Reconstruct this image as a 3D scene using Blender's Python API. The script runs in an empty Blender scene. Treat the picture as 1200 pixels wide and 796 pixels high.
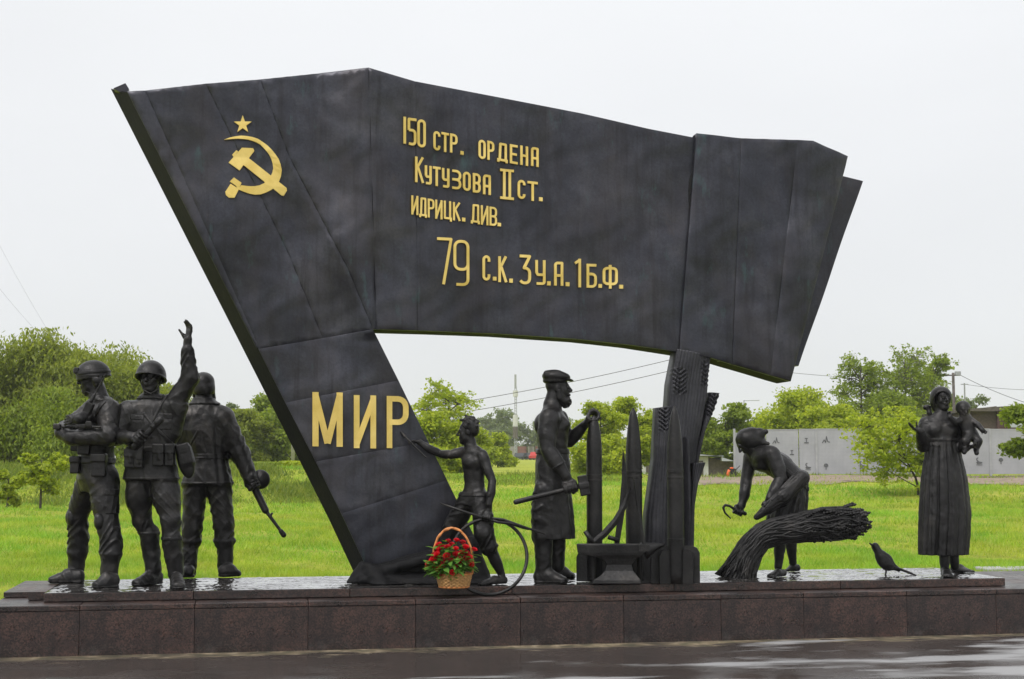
import bpy, bmesh, math, random
import numpy as np
from mathutils import Vector
from mathutils.geometry import delaunay_2d_cdt
random.seed(7); RNG = np.random.default_rng(11)
scene = bpy.context.scene
COL = scene.collection

# ------------------------------------------------------------------ camera
CAM_H = 1.65
FPX = 1664.0                       # focal length in photo pixels (1200 wide)
PITCH = math.atan(147.0 / FPX)     # horizon sits at photo row 545
cam_d = bpy.data.cameras.new('camera')
cam = bpy.data.objects.new('camera', cam_d); COL.objects.link(cam)
cam.location = (0, 0, CAM_H); cam.rotation_euler = (math.pi/2 + PITCH, 0, 0)
cam_d.sensor_width = 36.0; cam_d.lens = 36.0*FPX/1200.0
cam_d.clip_start = 0.1; cam_d.clip_end = 6000
scene.camera = cam
scene.render.resolution_x = 1024; scene.render.resolution_y = 679

# ------------------------------------------------------------------ overcast sky and a very soft sun
SUN_EL, SUN_AZ = math.radians(52), math.radians(215)
world = bpy.data.worlds.new('World'); scene.world = world; world.use_nodes = True
wn = world.node_tree.nodes; wl = world.node_tree.links; wn.clear()
w_out = wn.new('ShaderNodeOutputWorld'); w_bg = wn.new('ShaderNodeBackground')
w_bg.inputs['Strength'].default_value = 0.1
w_sky = wn.new('ShaderNodeTexSky'); w_sky.sky_type = 'NISHITA'; w_sky.sun_disc = False
w_sky.sun_elevation = SUN_EL; w_sky.sun_rotation = SUN_AZ
w_tc = wn.new('ShaderNodeTexCoord'); w_sep = wn.new('ShaderNodeSeparateXYZ')
wl.new(w_tc.outputs['Generated'], w_sep.inputs[0])
w_map = wn.new('ShaderNodeMapping'); w_map.inputs['Scale'].default_value = (1.0, 1.0, 2.6)
wl.new(w_tc.outputs['Generated'], w_map.inputs[0])
w_noise = wn.new('ShaderNodeTexNoise'); w_noise.inputs['Scale'].default_value = 2.2
w_noise.inputs['Detail'].default_value = 4.0; w_noise.inputs['Roughness'].default_value = 0.5
wl.new(w_map.outputs[0], w_noise.inputs['Vector'])
w_ramp = wn.new('ShaderNodeValToRGB')                # cloud deck: brighter towards the zenith
cr = w_ramp.color_ramp
cr.elements[0].position = 0.0;  cr.elements[0].color = (0.535, 0.545, 0.56, 1)
cr.elements[1].position = 1.0;  cr.elements[1].color = (1.0, 1.0, 1.0, 1)
e = cr.elements.new(0.14); e.color = (0.585, 0.592, 0.605, 1)
e = cr.elements.new(0.35); e.color = (0.66, 0.668, 0.68, 1)
wl.new(w_sep.outputs['Z'], w_ramp.inputs[0])
w_mul = wn.new('ShaderNodeMath'); w_mul.operation = 'MULTIPLY_ADD'
w_mul.inputs[1].default_value = 2.2; w_mul.inputs[2].default_value = 11.4
wl.new(w_noise.outputs['Fac'], w_mul.inputs[0])
w_vm = wn.new('ShaderNodeVectorMath'); w_vm.operation = 'SCALE'
wl.new(w_ramp.outputs[0], w_vm.inputs[0]); wl.new(w_mul.outputs[0], w_vm.inputs['Scale'])
w_mix = wn.new('ShaderNodeMixRGB'); w_mix.inputs[0].default_value = 0.94
wl.new(w_sky.outputs[0], w_mix.inputs[1]); wl.new(w_vm.outputs[0], w_mix.inputs[2])
wl.new(w_mix.outputs[0], w_bg.inputs['Color']); wl.new(w_bg.outputs[0], w_out.inputs[0])
sun_d = bpy.data.lights.new('sun', 'SUN'); sun_d.energy = 1.5; sun_d.angle = math.radians(18)
sun_d.color = (1.0, 0.97, 0.93)
sun = bpy.data.objects.new('sun', sun_d); COL.objects.link(sun)
sdir = Vector((math.sin(SUN_AZ)*math.cos(SUN_EL), math.cos(SUN_AZ)*math.cos(SUN_EL), math.sin(SUN_EL)))
sun.rotation_euler = (-sdir).to_track_quat('-Z', 'Y').to_euler(); sun.location = sdir*30
scene.view_settings.view_transform = 'Standard'; scene.view_settings.look = 'None'
scene.view_settings.gamma = 1.0; scene.view_settings.use_curve_mapping = False
scene.view_settings.exposure = 0.24
scene.cycles.diffuse_bounces = 6; scene.cycles.transmission_bounces = 8; scene.cycles.max_bounces = 12; scene.cycles.volume_bounces = 1

# ------------------------------------------------------------------ photo pixel -> direction
_cp, _sp = math.cos(PITCH), math.sin(PITCH)
def ray(px, py):
    u = (px-600.0)/FPX; v = (398.0-py)/FPX
    return np.array([u, _cp - v*_sp, _sp + v*_cp])
EYE = np.array([0, 0, CAM_H])
def on_z(px, py, z):                      # where the line of sight meets a level surface
    d = ray(px, py); return EYE + d*((z-CAM_H)/d[2])
def on_plane(px, py, p0, n):
    d = ray(px, py); return EYE + d*(np.dot(p0-EYE, n)/np.dot(d, n))
def on_depth(px, py, Y):
    d = ray(px, py); return EYE + d*(Y/d[1])

# ------------------------------------------------------------------ objects
def tag(o, label=None, cat=None, group=None, kind=None):
    if label: o['label'] = label
    if cat: o['category'] = cat
    if group: o['group'] = group
    if kind: o['kind'] = kind
    return o
def empty(name, loc, rz=0.0, label=None, cat=None, group=None):
    o = bpy.data.objects.new(name, None); COL.objects.link(o)
    o.location = loc; o.rotation_euler = (0, 0, rz); o.empty_display_size = 0.2
    return tag(o, label, cat, group)
def link_mesh(name, me, mat, parent=None, loc=None):
    o = bpy.data.objects.new(name, me); COL.objects.link(o)
    if mat is not None and not me.materials: me.materials.append(mat)
    if parent is not None: o.parent = parent
    if loc is not None: o.location = loc
    return o
def mesh_pd(name, verts, faces, smooth=False):
    me = bpy.data.meshes.new(name)
    me.from_pydata([tuple(map(float, v)) for v in verts], [], [tuple(map(int, f)) for f in faces])
    if smooth: me.polygons.foreach_set('use_smooth', [True]*len(me.polygons))
    me.update(); return me
def mesh_np(name, V, Q, smooth=True):
    """fast mesh from numpy: V (n,3), Q (m,k)"""
    me = bpy.data.meshes.new(name); V = np.asarray(V, np.float32); Q = np.asarray(Q, np.int32)
    m, k = Q.shape
    me.vertices.add(len(V)); me.vertices.foreach_set('co', V.ravel())
    me.loops.add(m*k); me.loops.foreach_set('vertex_index', Q.ravel())
    me.polygons.add(m); me.polygons.foreach_set('loop_start', np.arange(0, m*k, k, dtype=np.int32))
    me.polygons.foreach_set('loop_total', np.full(m, k, np.int32))
    me.polygons.foreach_set('use_smooth', np.full(m, smooth))
    me.update(calc_edges=True); me.validate(); return me
def copy_tree(o, parent=None):
    c = o.copy(); COL.objects.link(c); c.parent = parent
    for ch in o.children: copy_tree(ch, c)
    return c

class MB:
    """collects simple shapes into one mesh"""
    def __init__(s): s.v = []; s.f = []
    def add(s, V, F):
        n = len(s.v); s.v += [tuple(map(float, p)) for p in V]; s.f += [tuple(n+i for i in f) for f in F]; return s
    def box(s, lo, hi, R=None, c=None):
        V = [np.array([x, y, z]) for x in (lo[0], hi[0]) for y in (lo[1], hi[1]) for z in (lo[2], hi[2])]
        if R is not None: V = [R @ p + (c if c is not None else 0) for p in V]
        return s.add(V, [(0,1,3,2), (4,6,7,5), (0,4,5,1), (2,3,7,6), (0,2,6,4), (1,5,7,3)])
    def bar(s, p, q, w, h, up=(0, 0, 1)):
        p = np.array(p, float); q = np.array(q, float); d = q-p; d /= np.linalg.norm(d)
        u = np.cross(d, up); u = u/np.linalg.norm(u) if np.linalg.norm(u) > 1e-6 else np.array([1., 0, 0]); n = np.cross(u, d)
        V = [e+u*a*w/2+n*b*h/2 for e in (p, q) for a, b in ((-1,-1), (1,-1), (1,1), (-1,1))]
        return s.add(V, [(3,2,1,0), (4,5,6,7), (0,1,5,4), (1,2,6,5), (2,3,7,6), (3,0,4,7)])
    def tube(s, pts, rad, n=8, caps=True, closed=False):
        pts = [np.array(p, float) for p in pts]; m = len(pts)
        if not hasattr(rad, '__len__'): rad = [rad]*m
        base = len(s.v); prev = None
        for i, p in enumerate(pts):
            if closed: t = pts[(i+1) % m]-pts[i-1]
            else: t = pts[min(i+1, m-1)]-pts[max(i-1, 0)]
            t = t/(np.linalg.norm(t)+1e-12)
            if prev is None:
                a = np.array([0, 0, 1.]) if abs(t[2]) < .9 else np.array([1., 0, 0]); u = np.cross(t, a)
            else: u = prev-t*np.dot(prev, t)
            u /= np.linalg.norm(u); prev = u; w = np.cross(t, u)
            for k in range(n):
                a = 2*math.pi*k/n; s.v.append(tuple(p+rad[i]*(math.cos(a)*u+math.sin(a)*w)))
        for i in range(m if closed else m-1):
            j = (i+1) % m
            for k in range(n):
                s.f.append((base+i*n+k, base+i*n+(k+1) % n, base+j*n+(k+1) % n, base+j*n+k))
        if caps and not closed:
            s.f.append(tuple(base+k for k in reversed(range(n)))); s.f.append(tuple(base+(m-1)*n+k for k in range(n)))
        return s
    def lathe(s, prof, c=(0, 0, 0), n=24):
        base = len(s.v); m = len(prof)
        for r, z in prof:
            for k in range(n):
                a = 2*math.pi*k/n; s.v.append((c[0]+r*math.cos(a), c[1]+r*math.sin(a), c[2]+z))
        for i in range(m-1):
            for k in range(n):
                s.f.append((base+i*n+k, base+i*n+(k+1) % n, base+(i+1)*n+(k+1) % n, base+(i+1)*n+k))
        s.f.append(tuple(base+k for k in reversed(range(n)))); s.f.append(tuple(base+(m-1)*n+k for k in range(n)))
        return s
    def build(s, name, mat, parent=None, smooth=False, loc=None, bevel=0.0):
        me = mesh_pd(name, s.v, s.f, smooth)
        o = link_mesh(name, me, mat, parent, loc)
        if bevel:
            b = o.modifiers.new('bevel', 'BEVEL'); b.width = bevel; b.segments = 2; b.limit_method = 'ANGLE'
        return o

# ------------------------------------------------------------------ union of overlapping 2D polygons -> triangles
def stroke_polys(path, th, closed=False, taper=None):
    """thick polyline as overlapping quads plus small round joints"""
    P = [np.array(p, float) for p in path]; out = []; n = len(P)
    segs = [(i, (i+1) % n) for i in range(n if closed else n-1)]
    for i, j in segs:
        d = P[j]-P[i]; L = np.linalg.norm(d)
        if L < 1e-6: continue
        nn = np.array([-d[1], d[0]])/L*th/2
        out.append([P[i]+nn, P[i]-nn, P[j]-nn, P[j]+nn])
    for i in (range(n) if closed else range(1, n-1)):
        out.append([P[i]+th/2*np.array([math.cos(a), math.sin(a)]) for a in np.linspace(0, 2*math.pi, 9)[:-1]])
    return out
def union_tris(polys, eps=1e-5):
    V = []; F = []
    for p in polys:
        a = sum(p[i][0]*p[(i+1) % len(p)][1]-p[(i+1) % len(p)][0]*p[i][1] for i in range(len(p)))
        if a < 0: p = p[::-1]
        F.append(list(range(len(V), len(V)+len(p)))); V += [Vector((float(q[0]), float(q[1]))) for q in p]
    v, e, f, ov, oe, of = delaunay_2d_cdt(V, [], F, 0, eps)
    keep = [tuple(t) for t, o in zip(f, of) if len(o) > 0]
    return [np.array(q) for q in v], keep
def prism(v2, tris, front, back):
    """extrude triangles: front(p), back(p) give the 3D points"""
    n = len(v2); V = [front(p) for p in v2]+[back(p) for p in v2]
    F = [t for t in tris]+[(n+t[2], n+t[1], n+t[0]) for t in tris]
    cnt = {}
    for t in tris:
        for a, b in ((t[0], t[1]), (t[1], t[2]), (t[2], t[0])): cnt[(a, b)] = 1
    for a, b in cnt:
        if (b, a) not in cnt: F.append((b, a, n+a, n+b))
    return V, F
def fill_poly(loop, step, rings=(), lines=()):
    """triangulate a polygon with a boundary of `step` spacing and interior points; returns verts2, tris, number of boundary verts"""
    B = []
    for i in range(len(loop)):
        p = np.array(loop[i], float); q = np.array(loop[(i+1) % len(loop)], float)
        k = max(1, int(np.linalg.norm(q-p)/step))
        B += [p+(q-p)*j/k for j in range(k)]
    a = sum(B[i][0]*B[(i+1) % len(B)][1]-B[(i+1) % len(B)][0]*B[i][1] for i in range(len(B)))
    if a < 0: B = B[::-1]
    nb = len(B); A = np.array(B)
    def inside(pts, A, margin):
        x, y = pts[:, 0][:, None], pts[:, 1][:, None]
        x0, y0 = A[:, 0][None], A[:, 1][None]; x1, y1 = np.roll(A[:, 0], -1)[None], np.roll(A[:, 1], -1)[None]
        c = ((y0 > y) != (y1 > y)) & (x < (x1-x0)*(y-y0)/(y1-y0+1e-12)+x0)
        ins = c.sum(1) % 2 == 1
        dx, dy = x1-x0, y1-y0; t = np.clip(((x-x0)*dx+(y-y0)*dy)/(dx*dx+dy*dy+1e-12), 0, 1)
        dist = np.sqrt((x-x0-t*dx)**2+(y-y0-t*dy)**2).min(1)
        return ins & (dist > margin)
    extra = []
    for r in rings:
        t = np.roll(A, -1, 0)-np.roll(A, 1, 0); t /= np.linalg.norm(t, axis=1)[:, None]+1e-9
        R = A+np.stack([-t[:, 1], t[:, 0]], 1)*r
        extra.append(R[inside(R, A, r*0.8)])
    g0, g1 = A.min(0), A.max(0)
    gx, gy = np.meshgrid(np.arange(g0[0], g1[0], step), np.arange(g0[1], g1[1], step))
    G = np.stack([gx.ravel(), gy.ravel()], 1)+0.13*step
    m = (max(rings) if rings else 0)+step*0.6
    extra.append(G[inside(G, A, m)])
    allp = np.vstack([A]+[e for e in extra if len(e)])
    v, e, f, ov, oe, of = delaunay_2d_cdt([Vector(p) for p in allp.tolist()], [], [list(range(nb))], 1, 1e-6)
    return [np.array(p) for p in v], [tuple(t) for t in f], nb

# ------------------------------------------------------------------ implicit sculpting
def surface_nets(F, o, h):
    ins = F < 0
    c = np.zeros(tuple(np.array(F.shape)-1), np.int8)
    for a in (0, 1):
        for b in (0, 1):
            for d in (0, 1):
                c += ins[a:F.shape[0]-1+a, b:F.shape[1]-1+b, d:F.shape[2]-1+d]
    mask = (c > 0) & (c < 8); I, J, K = np.nonzero(mask)
    idx = np.full(c.shape, -1, np.int32); idx[I, J, K] = np.arange(len(I))
    pos = np.zeros((len(I), 3)); cnt = np.zeros(len(I))
    off = [(a, b, d) for a in (0, 1) for b in (0, 1) for d in (0, 1)]
    for p in off:
        for ax in range(3):
            if p[ax] == 1: continue
            q = list(p); q[ax] = 1
            f0 = F[I+p[0], J+p[1], K+p[2]]; f1 = F[I+q[0], J+q[1], K+q[2]]
            cr = (f0 < 0) != (f1 < 0)
            t = np.where(cr, f0/np.where(cr, f0-f1, 1), 0)
            P = np.array(p, float)[None].repeat(len(I), 0); P[:, ax] += t
            pos += P*cr[:, None]; cnt += cr
    V = (pos/cnt[:, None]+np.stack([I, J, K], 1))*h+np.array(o)
    Q = []
    n0, n1, n2 = c.shape
    for ax in range(3):
        b, d = [(1, 2), (2, 0), (0, 1)][ax]
        sl0 = [slice(None)]*3; sl1 = [slice(None)]*3
        sl0[ax] = slice(0, -1); sl1[ax] = slice(1, None)
        A = ins[tuple(sl0)]; B = ins[tuple(sl1)]
        E = np.stack(np.nonzero(A != B), 1)
        ok = (E[:, b] > 0) & (E[:, d] > 0) & (E[:, b] < c.shape[b]) & (E[:, d] < c.shape[d]); E = E[ok]
        if not len(E): continue
        flip = A[E[:, 0], E[:, 1], E[:, 2]]
        def cell(db, dd):
            X = E.copy(); X[:, b] -= db; X[:, d] -= dd; return idx[X[:, 0], X[:, 1], X[:, 2]]
        q = np.stack([cell(1, 1), cell(0, 1), cell(0, 0), cell(1, 0)], 1)
        q = np.where(flip[:, None], q, q[:, ::-1]); Q.append(q)
    Q = np.vstack(Q); Q = Q[(Q >= 0).all(1)]
    return V, Q
def rotm(yaw=0, tilt=0, pitch=0):
    """columns: width, depth, up axes.  yaw about Z, then tilt in the picture plane (clockwise as seen), pitch about X"""
    y, t, p = map(math.radians, (yaw, tilt, pitch))
    Rz = np.array([[math.cos(y), -math.sin(y), 0], [math.sin(y), math.cos(y), 0], [0, 0, 1]])
    Ry = np.array([[math.cos(t), 0, math.sin(t)], [0, 1, 0], [-math.sin(t), 0, math.cos(t)]])
    Rx = np.array([[1, 0, 0], [0, math.cos(p), -math.sin(p)], [0, math.sin(p), math.cos(p)]])
    return Ry @ Rz @ Rx
def unit(v):
    v = np.array(v, float); return v/(np.linalg.norm(v)+1e-12)

def fold_field(t, A, B, n, slant, seed):
    """irregular cloth folds: t along the limb, A and B the two directions across it (about -1..1); returns about -0.6..1"""
    ph = 1.75*n*t+.8*slant*(A+.6*B*np.sin(seed+2.0))+1.5*np.sin(1.9*A-1.3*B+seed*1.7+3.1*t)+.7*np.sin(4.1*B+2.2*A+seed)
    rid = 1-np.abs(np.sin(ph)); rid = rid*rid*(3-2*rid)
    msk = .5+.5*np.sin(2.1*A+1.7*B*1.3+4.7*t+seed*2.9)
    return (rid-.35)*(.25+.75*msk)

class Sculpt:
    """a figure authored as (photo x, photo y, depth) with all sizes in photo pixels, converted to metres at its own distance"""
    def __init__(s, name, gx, gy, gz, mat, label=None, cat='statue', vox=0.0075, group=None):
        s.base = on_z(gx, gy, gz); s.D = s.base[1]; s.s = s.D/FPX/math.cos(0)  # metres per photo pixel
        s.root = empty(name, s.base, 0, label, cat, group); s.mat = mat; s.vox = vox
        s.body = []; s.cur = s.body; s.parts = []; s.gz = gz
    def P(s, p):
        if isinstance(p, np.ndarray) and p.shape == (3,) and p.dtype == np.float64: return p
        d = p[2] if len(p) > 2 else 0.0
        return on_depth(p[0], p[1], s.D+d*s.s)-s.base
    def gd(s, x, y):                                  # depth (px) of the ground point seen at (x, y)
        return (on_z(x, y, s.gz)[1]-s.D)/s.s
    def part(s, name, vox=None, mat=None, parent=None):
        s.cur = []; s.parts.append(dict(name=name, prims=s.cur, shell=None, vox=vox or min(s.vox, 0.006), mat=mat, parent=parent)); return s
    def shell(s, name, t, mat=None):
        """a layer lying t pixels proud of the body inside the region that follows"""
        s.cur = []; s.parts.append(dict(name=name, prims=s.cur, shell=t*s.s, vox=s.vox, mat=mat, parent=None)); return s
    def under(s, name): s.parts[-1]['parent'] = name; return s
    def main(s): s.cur = s.body; return s
    def _add(s, lo, hi, fn, op, k): s.cur.append((np.array(lo), np.array(hi), fn, op, k*s.s))
    # -- shapes
    def cap(s, a, b, ra, rb=None, k=3, op='+', w=None):
        a = s.P(a); b = s.P(b); rb = ra if rb is None else rb; ra *= s.s; rb *= s.s
        ab = b-a; L2 = float(ab @ ab)+1e-12; rm = max(ra, rb)
        if w:
            amp, n, slant, seed = w; amp *= s.s
            sd = unit(np.cross(ab, (0.3, 1, 0.1))); sf = np.cross(unit(ab), sd)
        def fn(X, Y, Z):
            px, py, pz = X-a[0], Y-a[1], Z-a[2]
            t = np.clip((px*ab[0]+py*ab[1]+pz*ab[2])/L2, 0, 1)
            qx, qy, qz = px-t*ab[0], py-t*ab[1], pz-t*ab[2]
            d = np.sqrt(qx*qx+qy*qy+qz*qz)-(ra+t*(rb-ra))
            if w:
                A = (qx*sd[0]+qy*sd[1]+qz*sd[2])/rm; B = (qx*sf[0]+qy*sf[1]+qz*sf[2])/rm
                d = d-1.55*amp*fold_field(t, A, B, n, slant, seed)
            return d
        e = rm*1.15
        s._add(np.minimum(a, b)-e, np.maximum(a, b)+e, fn, op, k); return s
    def chain(s, pts, k=3, op='+', w=None):
        """one tapering limb through several joints (x, y, depth, radius)"""
        P = [s.P(p[:3]) for p in pts]; r = [p[3]*s.s for p in pts]; S = s.s; rm = max(r); n = len(P)
        Ls = np.r_[0, np.cumsum([np.linalg.norm(P[i+1]-P[i]) for i in range(n-1)])]; Lt = Ls[-1]
        ax = unit(P[-1]-P[0]); sd = unit(np.cross(ax, (0.3, 1, 0.1))); sf = np.cross(ax, sd)
        def fn(X, Y, Z):
            best = None
            for i in range(n-1):
                a, ab = P[i], P[i+1]-P[i]; L2 = float(ab @ ab)+1e-12
                px, py, pz = X-a[0], Y-a[1], Z-a[2]; t = np.clip((px*ab[0]+py*ab[1]+pz*ab[2])/L2, 0, 1)
                qx, qy, qz = px-t*ab[0], py-t*ab[1], pz-t*ab[2]
                d = np.sqrt(qx*qx+qy*qy+qz*qz)-(r[i]+(t*t*(3-2*t))*(r[i+1]-r[i]))
                if w:
                    T = (Ls[i]+t*(Ls[i+1]-Ls[i]))/Lt; A = (qx*sd[0]+qy*sd[1]+qz*sd[2])/rm; B = (qx*sf[0]+qy*sf[1]+qz*sf[2])/rm
                    if best is None: bt, bA, bB = T+0*d, A+0*d, B+0*d
                    else:
                        m = d < best; bt = np.where(m, T, bt); bA = np.where(m, A, bA); bB = np.where(m, B, bB)
                if best is None: best = d
                else:
                    kk = .35*min(r[i], r[i+1]); h = np.maximum(kk-np.abs(best-d), 0)/kk; best = np.minimum(best, d)
            if w:
                amp, nn, slant, seed = w; best = best-1.55*amp*S*fold_field(bt, bA, bB, nn*(n-1)*1.0, slant, seed)
            return best
        e = rm*1.15
        s._add(np.min(P, 0)-e, np.max(P, 0)+e, fn, op, k); return s
    def ecap(s, a, b, ra, rb, yaw=0, k=3, op='+', u=None, w=None):
        """capsule with an elliptical section: (half width, half depth) at each end"""
        a = s.P(a); b = s.P(b); ab = b-a; L = np.linalg.norm(ab)+1e-9; ax = ab/L
        if u is None: u = np.array([math.cos(math.radians(yaw)), math.sin(math.radians(yaw)), 0])
        u = unit(u-ax*np.dot(u, ax)); v = np.cross(ax, u); S = s.s
        (ua, va), (ub, vb) = ra, rb
        if w: amp, n, slant, seed = w; amp *= s.s
        def fn(X, Y, Z):
            px, py, pz = X-a[0], Y-a[1], Z-a[2]
            al = px*ax[0]+py*ax[1]+pz*ax[2]; t = np.clip(al/L, 0, 1); al = al-t*L
            du = px*u[0]+py*u[1]+pz*u[2]; dv = px*v[0]+py*v[1]+pz*v[2]
            ru = (ua+t*(ub-ua))*S; rv = (va+t*(vb-va))*S; re = np.minimum(ru, rv)
            A, B, C = du/ru, dv/rv, al/re
            k0 = np.sqrt(A*A+B*B+C*C)+1e-6; k1 = np.sqrt((A/ru)**2+(B/rv)**2+(C/re)**2)+1e-6
            d = k0*(k0-1)/k1
            if w:
                d = d-1.55*amp*fold_field(t, A, B, n, slant, seed)
            return d
        e = max(ua, va, ub, vb)*S*1.15
        s._add(np.minimum(a, b)-e, np.maximum(a, b)+e, fn, op, k); return s
    def ell(s, c, r, yaw=0, tilt=0, pitch=0, k=3, op='+', R=None):
        c = s.P(c); R = rotm(yaw, tilt, pitch) if R is None else R; r = np.array(r, float)*s.s
        def fn(X, Y, Z):
            x, y, z = X-c[0], Y-c[1], Z-c[2]
            A = (x*R[0, 0]+y*R[1, 0]+z*R[2, 0])/r[0]; B = (x*R[0, 1]+y*R[1, 1]+z*R[2, 1])/r[1]; C = (x*R[0, 2]+y*R[1, 2]+z*R[2, 2])/r[2]
            k0 = np.sqrt(A*A+B*B+C*C)+1e-6; k1 = np.sqrt((A/r[0])**2+(B/r[1])**2+(C/r[2])**2)+1e-6
            return k0*(k0-1)/k1
        e = r.max(); s._add(c-e, c+e, fn, op, k); return s
    def box(s, c, hs, yaw=0, tilt=0, pitch=0, rnd=1.0, k=1, op='+', R=None):
        c = s.P(c); R = rotm(yaw, tilt, pitch) if R is None else R; rn = rnd*s.s; b = np.array(hs, float)*s.s-rn
        def fn(X, Y, Z):
            x, y, z = X-c[0], Y-c[1], Z-c[2]
            A = np.abs(x*R[0, 0]+y*R[1, 0]+z*R[2, 0])-b[0]; B = np.abs(x*R[0, 1]+y*R[1, 1]+z*R[2, 1])-b[1]; C = np.abs(x*R[0, 2]+y*R[1, 2]+z*R[2, 2])-b[2]
            o = np.sqrt(np.maximum(A, 0)**2+np.maximum(B, 0)**2+np.maximum(C, 0)**2)
            return o+np.minimum(np.maximum(np.maximum(A, B), C), 0)-rn
        e = np.linalg.norm(b)+rn; s._add(c-e, c+e, fn, op, k); return s
    def slab(s, c, n, th, k=0.5, op='+', ext=60):
        """region between two parallel planes around c (for straps): th half thickness, ext half size of the box it acts in"""
        c = s.P(c); n = unit(n); T = th*s.s; e = ext*s.s
        def fn(X, Y, Z): return np.abs((X-c[0])*n[0]+(Y-c[1])*n[1]+(Z-c[2])*n[2])-T
        s._add(c-e, c+e, fn, op, k); return s
    def loft(s, rows, yaw=0, folds=None, k=2, op='+', seed=0.0, gather=0.0):
        """rows (x, y, depth, half width, half depth) from top to bottom; folds (count, amp at top, amp at bottom) in px"""
        C = [s.P(r[:3]) for r in rows]; z = np.array([c[2] for c in C])[::-1]
        cx = np.array([c[0] for c in C])[::-1]; cy = np.array([c[1] for c in C])[::-1]
        ru = np.array([r[3] for r in rows])[::-1]*s.s; rv = np.array([r[4] for r in rows])[::-1]*s.s
        cs, sn = math.cos(math.radians(yaw)), math.sin(math.radians(yaw))
        zt, zb = z[-1], z[0]
        def fn(X, Y, Z):
            zz = np.clip(Z, zb, zt)
            x = X-np.interp(zz, z, cx); y = Y-np.interp(zz, z, cy)
            du = x*cs+y*sn; dv = -x*sn+y*cs; a = np.interp(zz, z, ru); b = np.interp(zz, z, rv)
            A, B = du/a, dv/b; k0 = np.sqrt(A*A+B*B)+1e-6; k1 = np.sqrt((A/a)**2+(B/b)**2)+1e-6
            d = k0*(k0-1)/k1
            if folds:
                n, a0, a1 = folds; th = np.arctan2(B, A); f = (zt-zz)/(zt-zb+1e-9)
                ph = n*th+1.1*np.sin(2*th+seed)+0.7*np.sin(2.3*f+seed+th)+seed
                wv = 1.5*(np.abs(np.sin(.5*ph))+1e-4)**.75-1.0+0.3*np.sin((1.7*n)*th+seed*3+2*f)*(.3+.7*f)
                if gather: wv = wv+gather*(1-f)*np.sin(2.6*n*th)
                d = d-(a0+(a1-a0)*f)*s.s*wv
            return np.maximum(np.maximum(d, Z-zt), zb-Z)
        e = max(ru.max(), rv.max())*1.25
        s._add((cx.min()-e, cy.min()-e, zb-0.01), (cx.max()+e, cy.max()+e, zt+0.01), fn, op, k); return s
    # -- anatomy
    def head(s, c, H, yaw, pitch=0, roll=0, ears=True, neck=None, k=None, male=1.0):
        """yaw 0 looks at the camera, 90 to photo right, -90 to photo left; pitch > 0 looks down"""
        y, p = math.radians(yaw), math.radians(pitch)
        f = np.array([math.sin(y)*math.cos(p), -math.cos(y)*math.cos(p), -math.sin(p)])
        r = np.array([math.cos(y), math.sin(y), 0]); u = np.cross(r, f); u = -u if u[2] < 0 else u
        if roll:
            a = math.radians(roll); r, u = r*math.cos(a)-u*math.sin(a), u*math.cos(a)+r*math.sin(a)
        C = s.P(c); h = H*s.s
        def q(F, Rr, U): return C+(f*F+r*Rr+u*U)*h
        R = np.stack([r, -f, u], 1); s.hq = q; s.hR = R; s.hH = H
        K = 0.06*H
        s.ell(q(-.05, 0, .12), (.315*H, .395*H, .375*H), R=R, k=K)
        s.ell(q(.10, 0, -.20), (.235*H, .27*H, .27*H), R=R, k=.12*H)
        s.ell(q(.27, 0, -.40), (.10*H, .085*H, .085*H), R=R, k=.10*H)
        for sd in (-1, 1):
            s.ell(q(.20, .18*sd, -.09), (.09*H, .10*H, .10*H), R=R, k=.14*H)
            s.cap(q(.10, .21*sd, -.25), q(.24, .09*sd, -.41), .085*H, .07*H, k=.1*H)
        s.cap(q(.315, -.15, .115), q(.315, .15, .115), .062*H*male, k=.05*H)
        for sd in (-1, 1):
            fs = 1.0 if H > 30 else .86
            s.ell(q(.415, .135*sd, .030), (.080*H*fs, .060*H*fs, .046*H*fs), R=R, k=.05*H, op='-')
            s.ell(q(.338, .135*sd, .028), (.064*H, .05*H, .044*H), R=R, k=.02*H)
        s.cap(q(.36, 0, .10), q(.47, 0, -.075), .035*H, .05*H, k=.04*H)
        s.ell(q(.405, 0, -.09), (.075*H, .055*H, .042*H), R=R, k=.04*H)
        s.cap(q(.368, -.065, -.195), q(.368, .065, -.195), .030*H, k=.035*H)
        s.cap(q(.358, -.055, -.252), q(.358, .055, -.252), .033*H, k=.035*H)
        if H > 30: s.cap(q(.412, -.08, -.223), q(.412, .08, -.223), .012*H, k=.015*H, op='-')
        if ears:
            for sd in (-1, 1):
                s.ell(q(-.04, .315*sd, -.01), (.04*H, .085*H, .13*H), R=R, k=.03*H)
        if neck: s.cap(q(-.08, 0, -.18), neck[0], neck[1], neck[2], k=.12*H)
        return q, R
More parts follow.
